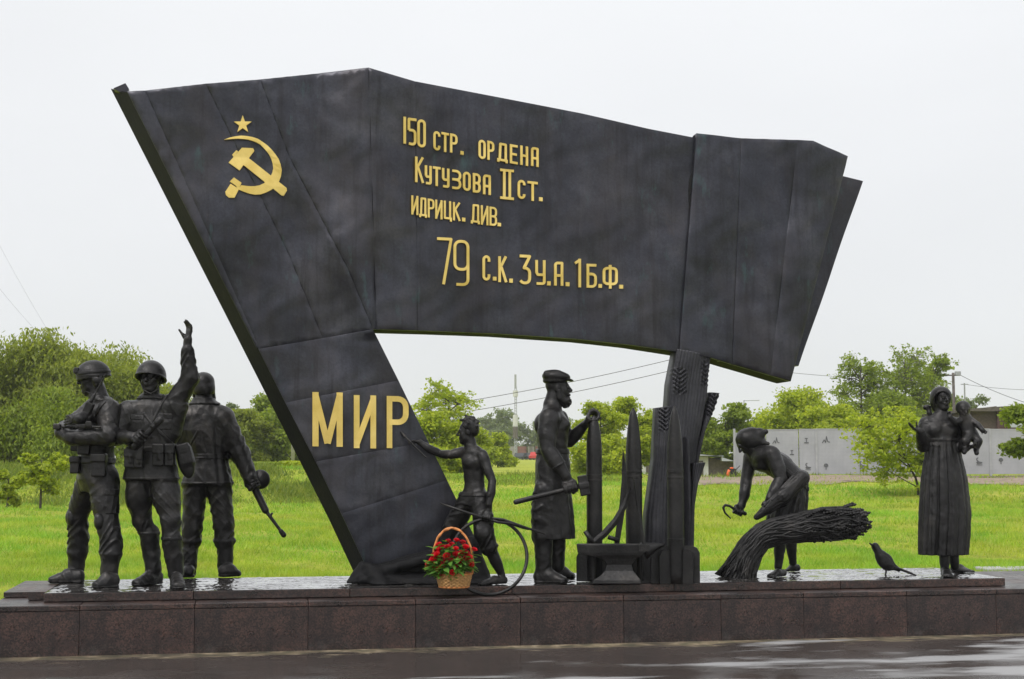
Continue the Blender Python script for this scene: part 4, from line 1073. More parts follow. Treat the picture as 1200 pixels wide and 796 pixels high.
s.chain([(175, 625, 20, 11.6), (177, 645, gR, 10.6), (180, 667, gR, 9.4)], k=1.5, w=(.35, 3, 1.2, 5)); s.foot((189, 684), (155, 687.5), 8, 17)
s.chain([(191, 558, 8, 16), (195, 582, 4, 16.4), (200, 609, 0, 11.8)], k=5, w=(.8, 2.5, 2, 4))
s.chain([(200, 609, 0, 11.8), (201, 630, 0, 10.4)], k=3, w=(1.0, 2, 2, 2))
gL = s.gd(206, 686.5)
s.chain([(201, 631, 0, 11.6), (203, 648, 3, 10.8), (206, 671, gL, 9.2)], k=1.5, w=(.35, 3, 1.2, 0)); s.foot((205.5, 686), (209.5, 691), 8.4, 17)
# raised arm
s.cap((203, 476, 6), (223, 443, 2), 12.5, 10.3, k=8, w=(.9, 4, 2.2, 1)); s.cap((222.5, 443, 2), (219.5, 411, -3), 10.2, 7.8, k=4, w=(.7, 4, 1.5, 3))
s.cap((208, 480, 6), (200, 505, 8), 11, 13, k=9)
s.cap((219.5, 412, -3), (220, 398, -4), 5.6, 5.2, k=1.5)
s.hand((219.5, 401, -4), (.16, .05, 1), (-.75, -.6, 0), 31, curl=17, thumb=-1, spread=.15, tdir=(-.55, -.1, .75))
# arm with the gun
s.cap((150, 483, 6), (134, 512, -2), 12, 10.3, k=7, w=(.8, 4, 2, 2)); s.cap((134, 512, -3), (153, 513, -27), 10, 7, k=4, w=(.7, 4, 1.5, 4))
s.fist((153, 513, -28), (164, 513, -37), (.68, -.08, .70), (.4, -.8, -.3), 29, grip=3.6)
s.cap((177, 472, 8), (177, 456, 6), 10.5, 9, k=3)
q, R = s.head((177, 443.5, 4), 33, -9, 2, ears=False)
s.part('helmet'); helmet(s, (177, 441.5, 4), (17.2, 20, 19.5), head_R(-9, 2), 2.0, -3.0, slope=.33, flare=.09)
s.part('chin_strap').under('helmet'); s.chain([(164.5, 447, 2, .9), (168, 457, -6, .9), (176.5, 461.5, -9, .9), (184, 457, -6, .9), (189, 447, 2, .9)], k=.5)
s.shell('collar', 1.5); s.box((177, 464.5, 8), (16, 16, 3.4), rnd=.4, k=0)
s.shell('belt', 1.5); s.box((177, 527, 8), (30.5, 34, 3.2), rnd=.4, k=0)
s.shell('chest_pocket', .6); s.box((161, 497, -6), (8, 14, 9), rnd=2.4, k=0)
s.shell('pocket_flap', 1.2).under('chest_pocket'); s.box((161, 489.5, -6), (8.6, 14, 3), rnd=1.4, k=0, tilt=4)
s.shell('chest_pocket', .6); s.box((194, 495, -6), (8, 14, 9), rnd=2.4, k=0)
s.shell('pocket_flap', 1.2).under('chest_pocket'); s.box((194, 487.5, -6), (8.6, 14, 3), rnd=1.4, k=0, tilt=4)
s.shell('button_placket', .7); s.box((177, 497, -10), (2.4, 12, 17), rnd=.4, k=0)
strap(s, 'gun_sling', (195, 463), (182, 492), 1.7, 1.0); strap(s, 'bag_strap', (170, 485), (211, 530), 1.7, 1.3)
for c, h in (((152.5, 537, -11), (6, 5, 11)), ((163, 538, -13), (5, 5, 10.5)), ((186, 533, -13), (6.4, 5, 13)), ((199, 533, -10), (5.4, 5, 13))):
    s.part('ammunition_pouch'); s.box(c, h, rnd=1.5); s.box((c[0], c[1]-h[2]*.55, c[2]-.9), (h[0]+.4, h[1], h[2]*.42), rnd=1.2); s.cap((c[0], c[1]-2, c[2]-5), (c[0], c[1]+4, c[2]-5), 1, 1)
s.part('shoulder_bag'); s.ell((218, 541, 0), (9.5, 8.5, 20), tilt=-14, k=2); s.box((217, 534, -3), (8.6, 7, 12), tilt=-14, rnd=4, k=4); s.box((214.5, 526, -5), (7.5, 5, 6), tilt=-14, rnd=2, k=1)
s.part('submachine_gun'); s.cap((164, 518, -33), (186.5, 493.5, -36), 3.9, 3.5); s.cap((185, 495, -36), (188, 491.8, -36), 4.4, 4.2, k=.5); s.chain([(166, 516, -33, 4), (158, 523, -30, 4.4)], k=2)
s.box((164, 529, -27), (3.4, 2.6, 10), rnd=1.2, k=1, tilt=4); s.box((178, 500, -39), (1.2, 1.5, 2.4), tilt=-45, rnd=.4)
s.part('knife_sheath'); s.box((157, 602, 24), (2.6, 2.4, 13), tilt=-4, rnd=1.2)
for c in ((175, 625, 20), (201, 631, 0)):
    s.shell('boot_top', .8); s.box(c, (15, 15, 2), rnd=.4, k=0)
s.shell('tunic_hem', .7); s.box((177, 560.6, 8), (40, 40, 1.4), rnd=.2, k=0)
boot_sole(s, [(174, 686.5), (207, 690)])
s.finish('figure', crease=.0055)

# ---- soldier seen from behind, gun lowered
s = Sculpt('soldier_statue', 243, 675, Z2, BZ, 'bronze soldier seen from behind in fur hat, submachine gun lowered', 'statue')
s.loft([(239, 468, 0, 10, 9), (239.5, 476, 0, 19, 13), (239.5, 487, 0, 26, 16), (239, 505, 0, 28, 18), (242, 521, 0, 24.5, 17), (244.5, 535, 0, 20.5, 15.5), (244, 550, 0, 25, 18), (243, 567.5, 0, 28.5, 20)], yaw=4, k=3, folds=(9, .3, 1.1), seed=2)
s.ecap((217, 488, 0), (261, 488, 0), (10, 10), (10, 10), u=np.array([0, 1., 0]), k=8)
s.cap((262, 491, 0), (281, 531, 2), 13, 11, k=8, w=(.9, 4, 2, 1)); s.cap((281, 531, 2), (293, 559, -2), 10.8, 8.6, k=4, w=(.7, 3, 1.5, 2))
s.fist((291, 555, -2), (297, 566, -3), (.42, -.05, -.9), (.9, -.3, .3), 27, grip=3.6)
s.cap((217, 490, 0), (210, 523, 4), 12, 10.5, k=7, w=(.8, 4, 2, 0)); s.cap((210, 524, 4), (224, 535, 26), 10, 7.5, k=4)
s.chain([(229, 565, 0, 14.5), (227, 600, 0, 12.6), (225, 618, 0, 11.6)], k=5, w=(.8, 3, 1.5, 1)); s.chain([(225, 618, 0, 11.6), (224, 634, 0, 11.2)], k=3, w=(1.2, 2, 2, 2))
s.ell((224, 634, 0), (12.4, 12, 5), k=2); s.chain([(224, 634, 0, 9.4), (222, 652, -2, 9.2), (221.5, 668, -2, 8.6)], k=1.5, w=(.35, 3, 1.2, 3)); s.foot((221, 677), (221, 673), 8, 15)
s.chain([(256, 565, 0, 15), (260, 596, 0, 13), (262, 613, 0, 12)], k=5, w=(.8, 3, 1.5, 4)); s.chain([(262, 613, 0, 12), (263, 634, 1, 11.6)], k=3, w=(1.2, 2, 2, 5))
s.ell((263, 634, 1), (13, 12.5, 5), k=2); s.chain([(263, 632, 1, 9.8), (264, 650, 2, 9.4), (264, 667, 3, 8.6)], k=1.5, w=(.35, 3, 1.2, 0)); s.foot((256.5, 676), (284, 674.5), 8, 15)
s.cap((239, 474, 0), (239, 458, 2), 11, 9.5, k=3)
q, R = s.head((239, 453, 2), 33, 175, 0, ears=False)
s.part('fur_hat'); s.ell((238.5, 448, 0), (12.8, 14, 12), k=2)
for i in range(22):
    a = 2*math.pi*i/22; s.ell((238.5+10.4*math.cos(a), 456+.8*math.sin(5*i), 11.4*math.sin(a)), (3.0, 3.0, 6.2), k=3)
s.chain([(248, 458, 4, 3.6), (250, 466, 5, 3), (251, 471, 6, 1.8)], k=2); s.chain([(229, 458, 4, 3.4), (228, 464, 5, 2.6)], k=2)
s.shell('collar', 2.0); s.box((239, 470, 0), (19, 19, 3.6), rnd=.5, k=0)
s.shell('belt', 1.3); s.box((244.5, 535, 0), (26, 34, 3), rnd=.4, k=0)
strap(s, 'shoulder_strap', (236, 505), (221, 530), 1.4, .8); 
s.shell('coat_hem', .7); s.box((243, 566, 0), (36, 40, 1.5), rnd=.2, k=0)
s.part('submachine_gun'); s.cap((287, 549, 4), (311, 598, 0), 4.6, 4.2); s.cap((311, 598, 0), (331, 625, -2), 2.2, 1.8, k=1); s.cap((329.5, 623, -2), (332.5, 627, -2), 2.9, 3.2, k=.6); s.ell((305, 562, 9), (11.5, 6, 11.5), k=1); s.ell((305, 562, 9), (9.5, 7, 9.5), k=.3); s.box((318, 603, -1), (1.2, 1.4, 2.6), tilt=35, rnd=.5)
boot_sole(s, [(221, 675.5), (270, 675.5)])
s.finish('figure', crease=.0055)

# ---- boy painting the last letter
s = Sculpt('boy_statue', 575, 684, Z2, BZ, 'barefoot bronze boy with bare chest painting the gold letters', 'statue', vox=.0065)
dfl = (on_plane(470, 506, FP, E2)[1]-s.D)/s.s+fdepth(470, 506)/s.s
s.loft([(553.5, 523, 0, 9, 6.5), (554, 529, 0, 15, 8.6), (555, 540, 0, 16, 10.2), (555.5, 552, 0, 14, 9.8), (556, 566, 0, 12.4, 9.2), (556, 582, 0, 14.5, 11), (556, 592, 0, 14.5, 11)], yaw=-32, k=3)
s.ecap((543, 530, 8), (565, 533, -9), (5, 5.5), (5, 5.5), u=np.array([0, 0, 1.]), k=5)
for c in ((547, 541, -7), (558, 542, -10)): s.ell(c, (6.5, 2.6, 5), k=6, yaw=-32)
s.chain([(542, 530, 8, 6.3), (528, 533, 11, 5.4), (516, 532, dfl-4, 4.7), (503, 526, dfl-6, 5.0), (492, 518.5, dfl-6, 3.5)], k=3)
s.hand((492, 518, dfl-6), (-1, .0, .15), (-.1, .0, -1), 19, curl=32, thumb=-1, k=1)
s.chain([(566, 534, -11, 6.2), (571, 549, -15, 5.6), (577, 564, -19, 4.7), (576, 576, -22, 5.0), (573, 591, -25, 3.5)], k=2.5)
s.fist((573, 592, -25), (570.5, 606, -26), (.95, -.1, -.25), (-.1, -.25, -1), 19, grip=1.8)
s.chain([(563, 586, -6, 12.5), (566, 606, -11, 12), (567, 624, -14, 11.5)], k=4, w=(.7, 3, 2, 1)); s.chain([(567, 624, -14, 11.2), (573, 641, -11, 10.4)], k=2.5, w=(1.0, 2.5, 2, 3)); s.ell((573.5, 642, -11), (10.8, 10.5, 3.4), k=1.5, tilt=-16)
s.chain([(572, 638, -11, 7), (580, 656, -8, 7), (588, 674, -4, 4.4)], k=2); s.foot((594, 684), (561, 686), 5.6, 10, bare=True)
s.chain([(549, 586, 7, 12.5), (540, 602, 12, 12), (531, 616, 18, 11)], k=4, w=(.8, 3, 2, 4)); s.chain([(531, 616, 18, 11.2), (526, 634, 24, 10.5)], k=2.5, w=(1.1, 2.5, 2, 5))
s.chain([(527, 630, 24, 7), (524, 652, 28, 6.5), (526, 674, 30, 4.4)], k=2); s.foot((533, 681), (503, 682), 5.6, 10, bare=True)
s.cap((553, 528, 0), (550, 512, 0), 6.8, 6.2, k=4)
q, R = s.head((548, 507, 0), 27, -92, 4)
s.shell('waistband', 1.0); s.box((556, 579, 0), (19, 30, 2.6), rnd=.3, k=0)
s.part('hair'); rg = random.Random(3)
s.ell((551, 499, 0), (10.4, 10.5, 9.2), k=2); s.ell((554, 504, 0), (8, 10, 8.6), k=2)
for i in range(34):
    a = rg.uniform(0, 2*math.pi); e = rg.uniform(-.1, 1.4); x = 550.5+11*math.cos(a)*math.cos(e); dd = 10.5*math.sin(a)*math.cos(e); yy = 500-10.5*math.sin(e)
    if x < 544 and yy > 495: continue
    s.cap((x, yy, dd), (x-2.5+rg.uniform(-2, 2), yy-1+rg.uniform(-2, 2), dd), 2.4, 1.3, k=1)
s.ell((536, 510, 0), (7.5, 12, 9), k=1.5, op='-')
s.part('paint_brush', .005); s.cap((499, 536, dfl-14), (474, 511, dfl-5), 1.1, 1.3); s.cap((475, 512, dfl-5), (470, 506, dfl-1), 1.9, 1.0, k=.5)
root = s.finish('figure')
m = MB(); ring = []
for a in np.linspace(0, 2*math.pi, 61)[:-1]:
    x, y = 573+44.5*math.cos(a), 652.5+44.5*math.sin(a); ring.append(s.P((x, y, -22-22*max(0, min(1, (y-625)/55)))))
m.tube(ring, 2.0*s.s, 8, closed=True)
m.build('metal_hoop', BZ, root, smooth=True)
m = MB(); m.tube([s.P(p) for p in ((516, 590, -22), (545, 600, -23), (566, 606.5, -24), (590, 609, -26), (612, 617, -27), (638.5, 626, -28))], [.9*s.s]+[1.5*s.s]*4+[1.0*s.s], 8); m.build('metal_rod', BZ, root, smooth=True)
m = MB(); m.tube([s.P(p) for p in ((574, 609, -27), (584, 612, -28), (598, 613.5, -27), (612, 618, -25), (620, 620, -25))], 1.7*s.s, 8); m.build('metal_rod', BZ, root, smooth=True)

# ---- blacksmith
s = Sculpt('blacksmith_statue', 645, 682, Z2, BZ, 'bearded bronze blacksmith in flat cap and apron holding a sledgehammer', 'statue')
yw = 86
s.loft([(648, 473, 0, 10, 8), (647, 480, 0, 19, 11), (646.5, 490, 0, 26, 17), (647.5, 503, 0, 25, 19), (648, 517, 0, 21, 18), (647.5, 528, 0, 19.5, 17.5), (648, 545, 0, 22, 20)], yaw=yw, k=4)
s.ell((658, 497, -10), (10, 8, 7.5), k=5); s.ell((658, 497, 10), (10, 8, 7.5), k=5); s.ell((634, 497, -12), (8, 9, 11), k=6)
s.cap((664, 508, -1), (664, 525, -1), .9, .9, k=4, op='-')
s.loft([(647.5, 529, 0, 20, 18.3), (648, 548, 0, 23.5, 20.5), (648, 575, 0, 25, 21), (648.5, 605, 0, 26, 24), (649, 631, 0, 26.5, 25)], yaw=yw, k=2, folds=(8, .2, 1.3), seed=4)
s.ecap((645, 489, -24), (649, 487, 22), (9.5, 9.5), (9, 9), u=np.array([1., 0, 0]), k=7)
s.chain([(643.5, 491, -26, 11.8), (641, 509, -30, 11), (642, 527, -34, 8.8), (649, 538, -36, 9.4), (663, 558, -38, 6.2)], k=4)
s.fist((661, 556, -38), (668.5, 571.5, -43), (.97, -.02, .24), (.1, -.75, -.65), 31, grip=2.8)
s.chain([(656, 490, 22, 10), (661, 505, 24, 9), (667, 518, 24, 7), (676, 508, 20, 7.2), (685, 498, 14, 5.2)], k=4)
s.fist((685, 498, 13), (695, 488.5, 10), (.1, -.95, .25), (.75, .1, .65), 29, grip=4.6)
for x, y0, y1, d, r in ((637, 622, 660, -13, 11), (653, 622, 655, 14, 10.2)):
    s.chain([(x, y0, d, r), (x, (y0+y1)/2, d, r*.95), (x, y1+8, d, r*.84)], k=2, w=(.4, 4, 1.2, d))
s.chain([(636, 575, -14, 11), (635, 600, -14, 12.4), (635, 628, -14, 11.8)], k=3, w=(1.1, 4, 2, 1))
s.foot((625.5, 683), (667.5, 684), 8.4, 17); s.foot((646, 677.5), (677, 678), 8.2, 15)
s.cap((647.5, 474, 0), (650, 460, 0), 10.5, 8.8, k=5)
q, R = s.head((654, 455.5, 0), 33, 88, 0)
s.part('beard'); rg = random.Random(5); s.ell((662, 470, 0), (6.6, 7.5, 6.2), k=2); s.chain([(655, 458, -10, 2.6), (656, 466, -8, 4.4), (661, 471, -4, 5)], k=2); s.chain([(655, 458, 10, 2.6), (656, 466, 8, 4.4), (661, 471, 4, 5)], k=2); s.cap((667, 463, -4), (667, 463, 4), 1.8, 1.8, k=1)
for i in range(26):
    a = rg.uniform(-.8, 2.6); d = rg.uniform(-6, 6); s.cap((662+5.5*math.cos(a), 470+5.5*math.sin(a), d), (662.5+7*math.cos(a), 471+7*math.sin(a), d*1.1), 1.6, .9, k=.6)
s.part('flat_cap'); s.ell((652, 441.5, 0), (15, 16.5, 6.8), yaw=90, tilt=4, k=2); s.ell((648, 440.5, 0), (13.5, 11, 6.6), yaw=90, tilt=-6, k=4); s.ell((650.5, 446.5, 0), (13.6, 14.5, 5.2), yaw=90, k=2); s.chain([(640, 437, -6, 2.5), (655, 437, -9, 2.5)], k=3)
s.part('cap_peak').under('flat_cap'); s.ell((665.5, 445, 0), (9.5, 7, 1.9), yaw=90, tilt=13, k=1.5)
s.shell('waistband', 1.2); s.box((647.5, 529, 0), (26, 18, 3), rnd=.3, k=0); s.box((647.5, 529, 14), (26, 18, 3), rnd=.3, k=0)
s.shell('cuff', .9); s.box((654.5, 545.5, -37), (9, 10, 1.6), tilt=-35, rnd=.3, k=0)
s.part('sledgehammer'); s.cap((604.5, 588.5, -42), (686, 568, -44), 3.0, 2.6); s.box((684, 569, -44), (5.4, 5.4, 11.5), tilt=-11, rnd=.9); s.box((684, 569, -44), (6, 6, 3), tilt=-11, rnd=.9)
boot_sole(s, [(646, 683.5), (662, 678)])
s.finish('figure', crease=.003)

# ---- woman reaping
s = Sculpt('reaper_statue', 914, 673, Z2, BZ, 'bronze peasant woman bending over with a sickle, kerchief on her head', 'statue', vox=.0068)
dv = np.array([0, 1., 0])
s.ecap((931, 564, 0), (913, 546, 0), (19, 15), (18.5, 14.5), u=dv, k=5, w=(.5, 4, .6, 2)); s.ecap((913, 546, 0), (893, 535, 0), (18.5, 14), (20, 14), u=dv, k=5, w=(.6, 3, 2, 1))
s.ell((891, 546, 0), (8, 15, 6.5), k=6)
s.ecap((902, 531, -17), (882, 533, 16), (8, 8), (8, 8), u=np.array([1., 0, 0]), k=7)
s.chain([(905, 533, -19, 9.6), (911, 548, -23, 9), (915, 562, -26, 7.4), (909, 573, -31, 7.2), (902, 584, -35, 5)], k=4)
s.hand((902, 584, -35), (-.55, -.1, -.8), (.3, .9, 0), 21, curl=50, thumb=1)
s.chain([(880, 536, 15, 9), (877, 550, 14, 7.6), (874.5, 564, 12, 6.8), (873, 577, 8, 6.6), (869.5, 592, 4, 4.6)], k=4)
s.fist((870, 590, 4), (865, 599, -2), (-.9, -.1, .35), (-.3, -.6, -.7), 21, grip=2.3)
s.loft([(933, 556, 0, 11, 17), (930, 566, 0, 16, 21), (926, 584, 0, 20.5, 24.5), (922, 604, 0, 22.5, 25.5), (920, 621, 0, 21, 24)], k=4, folds=(12, .8, 2.6), seed=1.5)
s.chain([(915, 612, -9, 8), (914, 640, -9, 6.6), (912, 664, -9, 4.6)], k=3); s.foot((920, 675), (901, 677), 5.4, 9, bare=True)
s.chain([(924, 612, 9, 8), (927, 638, 12, 6.6), (929, 659, 16, 4.6)], k=3); s.foot((938, 669.5), (919, 669.5), 5.4, 9, bare=True)
s.cap((895, 530, 0), (882, 522, 0), 9, 8, k=4)
q, R = s.head((874.5, 518, 0), 29, -86, 46, ears=False)
s.part('kerchief'); s.ell((876.5, 515, 0), (14.2, 14.5, 12.6), tilt=25, k=2); s.chain([(883, 510, -2, 9), (890, 508.5, -4, 7), (897.5, 506, -6, 3)], k=5); s.chain([(886, 517, -4, 7), (894, 519, -6, 4.5), (900, 520, -8, 2.2)], k=5); s.ell((866, 527, 0), (8, 8.5, 9), tilt=25, k=1.5, op='-')
s.part('sickle', .005); s.cap((873, 602, 0), (861, 597, -2), 2.4, 2.2); s.chain([(861, 597, -2, 1.6), (855, 593, -4, 1.5), (850, 592, -5, 1.5), (847.5, 595, -5, 1.4), (849.5, 601, -4, 1.2), (856, 607.5, -3, .8)], k=.5)
s.part('grain_armful'); s.ecap((939, 560, -26), (916, 583, -34), (11, 9), (11.5, 9), u=np.array([.7, 0, .7]), k=4, w=(.9, .6, 13, 1)); s.ecap((916, 583, -34), (887, 606, -38), (11, 8.5), (3.6, 3.5), u=np.array([.7, 0, .7]), k=4, w=(.9, .6, 13, 1))
rg = random.Random(9)
for i in range(40):
    t = rg.uniform(-10, 10); a = rg.uniform(0, 1); p = (939-14*a+t*.7, 560+14*a+t*.7, -28-8*rg.random()); s.cap(p, (p[0]-30, p[1]+26-t*.5, p[2]-6), 1.5, 1.1, k=.7)
s.shell('waist_tie', 1.0); s.box((929, 560, 0), (22, 26, 2.2), tilt=40, rnd=.3, k=0)
s.finish('figure', crease=.003)

# ---- mother and child
s = Sculpt('mother_statue', 1109, 673, Z2, BZ, 'bronze barefoot woman in long pleated dress holding a small child', 'statue', vox=.006)
s.loft([(1102.5, 484, 0, 8, 7), (1102.5, 491, 0, 15.5, 10), (1103, 500, 0, 19.5, 12), (1105, 515, 0, 18.8, 12.5), (1105, 522, 0, 20, 13)], k=3, yaw=8)
s.ell((1095, 504, -9), (8, 6, 7), k=4); s.ell((1112, 505, -8), (8, 6, 7), k=4)
s.ecap((1086, 495.5, 0), (1119, 496.5, 2), (6.8, 7), (6.8, 7), u=np.array([0, 1., 0]), k=6)
s.loft([(1105, 514, 0, 17, 12.5), (1105, 530, 0, 20.5, 15), (1106, 560, 0, 26.5, 19.5), (1107, 600, 0, 29.8, 22.5), (1106, 630, 0, 29.5, 22.5), (1105, 650, 0, 28.2, 22)], k=2, yaw=8, folds=(15, .9, 2.3), seed=.7, gather=.3)
s.chain([(1084.5, 497.5, 0, 8), (1082, 511, -3, 7.4), (1081.5, 523, -8, 6.4)], k=4); s.chain([(1081.5, 523, -8, 6.4), (1080, 515, -18, 6.2), (1078, 506, -27, 4.5)], k=3)
s.hand((1078, 506, -27), (-.93, -.35, .42), (-.2, -.35, .9), 21, curl=14, thumb=1, spread=.3, tdir=(-.15, -.2, .95))
s.chain([(1120, 498.5, 2, 8), (1124, 511, 2, 7.4), (1125.5, 522, -2, 6.6), (1132, 525, -22, 4.8)], k=4)
s.hand((1132, 525, -22), (.75, -.45, .15), (-.1, .5, .85), 20, curl=40, thumb=1)
s.chain([(1106, 640, -3, 7.5), (1107, 655, -4, 6), (1107, 668, -3, 4.8)], k=2); s.foot((1107, 671.5), (1111, 677), 5.8, 9, bare=True)
s.chain([(1117, 640, 6, 7.5), (1118, 655, 8, 6), (1119, 664, 9, 4.8)], k=2); s.foot((1115, 669.5), (1137.5, 671.5), 5.8, 9, bare=True)
s.cap((1103, 491, 1), (1103, 476, 0), 7.8, 6.8, k=4)
q, R = s.head((1104, 467.5, -1), 26, 14, 2, ears=False, male=.85)
s.part('kerchief'); s.ell((1102.6, 465.2, 1), (12.2, 13.2, 12.6), yaw=14, k=2); s.cap((1098, 472, 4), (1099, 477, 5), 8, 7, k=3)
s.ell((1105.8, 469.8, -13), (9.6, 13, 11.2), yaw=14, k=1.0, op='-'); s.cap((1104, 484, -8), (1104, 494, -8), 7, 8, k=1.5, op='-')
s.ell((1086, 477.5, 10), (4.6, 3.4, 3.2), k=1); s.chain([(1088, 478, 10, 2.5), (1089, 484, 9, 3.2), (1092, 489, 8, 2)], k=1.5)
s.shell('bodice', .7); s.box((1104, 506, 0), (27, 32, 11.5), rnd=3, k=0)
s.shell('bodice_seam', 1.4); s.box((1105, 515.5, 0), (22, 30, 1.8), rnd=.3, k=0)
s.part('child', .005); qb, Rb = s.head((1128.5, 480.5, -14), 18.5, 8, 14)
s.ell((1128.5, 478, -12), (8.6, 9, 8.4), k=2)
s.ecap((1131, 491, -12), (1137, 510, -12), (8, 6.5), (9, 7.5), k=3); s.cap((1129, 484, -12), (1130, 492, -12), 4.5, 5.5, k=2)
s.chain([(1125, 493, -14, 4), (1119, 495, -18, 3.4), (1113.5, 489, -22, 2.7)], k=1.2); s.hand((1113.5, 489, -22), (-.3, 0, 1), (0, -1, 0), 10, curl=35)
s.chain([(1138, 493, -13, 4), (1146, 498, -20, 3.5), (1151, 504, -24, 2.8)], k=1.2); s.hand((1150.5, 503.5, -24), (.7, -.2, -.6), (0, -1, 0), 10, curl=35)
s.chain([(1135, 510, -14, 6.4), (1131, 517, -22, 5.2), (1132, 526, -22, 3.4), (1130, 530, -26, 2.8)], k=2); s.chain([(1140, 510, -12, 6.4), (1146, 517, -18, 5.4), (1144, 527, -18, 3.4), (1144.5, 531, -24, 2.8)], k=2)
s.finish('figure')

# ---- bird
s = Sculpt('bird_statue', 1038, 674.5, Z2, BZ, 'small bronze magpie with long tail standing at the plinth edge', 'statue', vox=.005)
s.ell((1037, 657.5, 0), (8.8, 7.5, 12.4), tilt=-38, k=2); s.chain([(1031, 650, 0, 5.6), (1027, 643, 0, 4.6), (1025.5, 640.5, 0, 4.4)], k=3)
s.chain([(1043, 663, 0, 4.6), (1053, 667.5, 0, 2.8)], k=3)
s.part('beak', .004); s.cap((1023, 639.5, 0), (1018.8, 636.6, 0), 1.9, .6)
s.part('tail', .005); s.ecap((1049, 665, 0), (1080, 677, -4), (3.6, 1.3), (2.2, .9), u=np.array([0, 1., 0]), k=1); s.ecap((1047, 664, 0), (1068, 672, -2), (4.2, 1.6), (3, 1.2), u=np.array([0, 1., 0]), k=1)
for d in (-5.5, 5.5):
    s.part('wing', .005); s.ell((1039.5, 658.5, d), (4.8, 1.8, 12), tilt=-42, k=1); s.cap((1042, 661, d*.9), (1053, 668, d*.5), 2.2, 1, k=2, w=(.4, 3, 1, 1))
    s.part('leg', .004); s.chain([(1037, 664, d*.5, 1.7), (1038.5, 669, d*.6, 1.1), (1037.5, 675, d*.7, 1.0)], k=.5); s.cap((1038, 675.6, d*.7), (1031.5, 676, d*.8-2), 1.0, .7, k=.4); s.cap((1038, 675.6, d*.7), (1033, 676.4, d*.8-6), .9, .6, k=.4); s.cap((1038, 675.6, d*.7), (1042, 675, d*.7+2), .9, .6, k=.4)
s.finish('figure')

# ------------------------------------------------------------------ wheat-ear pillar, shells, anvil, sheaf, basket
def pz(px, py, b): return on_plane(px, py, fr(0, b), E2)
PB = SB+.66
pillar = empty('wheat_pillar', fr(along(790, 680, PB), PB, Z2), 0, 'tall bronze pillar of flat wheat blades carrying the banner', 'pillar')
PO = np.array(pillar.location)
def blade(name, left, right, b, th, ridges, ears=(), seed=0):
    """plate between two edge polylines (photo points, top to bottom) with lengthwise straw ridges"""
    NR = 170; L = resamp(np.array(left, float), NR); R = resamp(np.array(right, float), NR); nu = 44
    V = []; F = []; rg = random.Random(seed); ph = rg.uniform(0, 6)
    us = np.linspace(0, 1, nu)
    for side in (0, 1):
        for i in range(NR):
            for u in us:
                p = L[i]*(1-u)+R[i]*u; base = pz(p[0], p[1], b)
                if side == 0:
                    rel = .011*abs(math.sin(ridges*2.3*math.pi*u+.5*math.sin(i*.022+ph)+ph))**.6+.012*math.sin(5*u+i*.03+ph)*math.sin(i*.045+ph)
                    rel += .055*(1-(2*u-1)**2)
                    for (cx, cy, hw, hh) in ears:
                        if abs(p[1]-cy) < hh and abs(p[0]-cx) < hw:
                            v = (p[1]-cy)+abs(p[0]-cx)*.9; rel += .016*math.copysign(abs(math.sin(v*1.25))**.5, math.sin(v*1.25))-.008*(abs(p[0]-cx) < .7)
                    base = base-E2*rel
                else: base = base+E2*th
                V.append(base-PO)
    n = NR*nu
    for i in range(NR-1):
        for k in range(nu-1):
            a = i*nu+k; F.append((a, a+nu, a+nu+1, a+1)); F.append((n+a, n+a+1, n+a+nu+1, n+a+nu))
    for i in range(NR-1):
        for k in (0, nu-1):
            a = i*nu+k; F.append((a, n+a, n+a+nu, a+nu) if k == 0 else (a, a+nu, n+a+nu, n+a))
    for k in range(nu-1):
        F.append((k, k+1, n+k+1, n+k)); a = (NR-1)*nu+k; F.append((a, n+a, n+a+1, a+1))
    return link_mesh(name, mesh_pd(name, V, F, True), M['bronze_wheat'], pillar)
blade('wheat_blade', [(793, 409), (785, 450), (783, 480), (783, 540), (785, 684)], [(833, 417), (830, 440), (828, 465), (818, 520), (808, 600), (804, 684)], PB, .20, 5, [(795, 447, 7, 14), (826, 438, 5, 14)], 1)
blade('wheat_blade', [(769, 478), (766, 538), (757, 604), (755, 640), (755, 684)], [(786, 476), (787, 540), (788, 600), (790, 684)], PB-.07, .12, 3, [(778, 492, 7, 13)], 2)
blade('wheat_blade', [(830, 460), (826, 480), (814, 525), (806, 600), (803, 684)], [(843, 461), (836, 482), (826, 505), (815, 560), (811, 684)], PB+.06, .10, 2, [(835, 475, 8, 13)], 3)
blade('wheat_blade', [(812, 543), (808, 580), (803, 620), (801, 684)], [(826.5, 542), (818, 566), (814.5, 590), (813, 640), (813, 684)], PB-.10, .10, 2, [], 4)
blade('wheat_blade', [(802, 512), (803, 560), (804, 620), (802, 684)], [(807, 518), (809, 560), (809, 620), (809, 684)], PB-.12, .06, 1, [], 5)

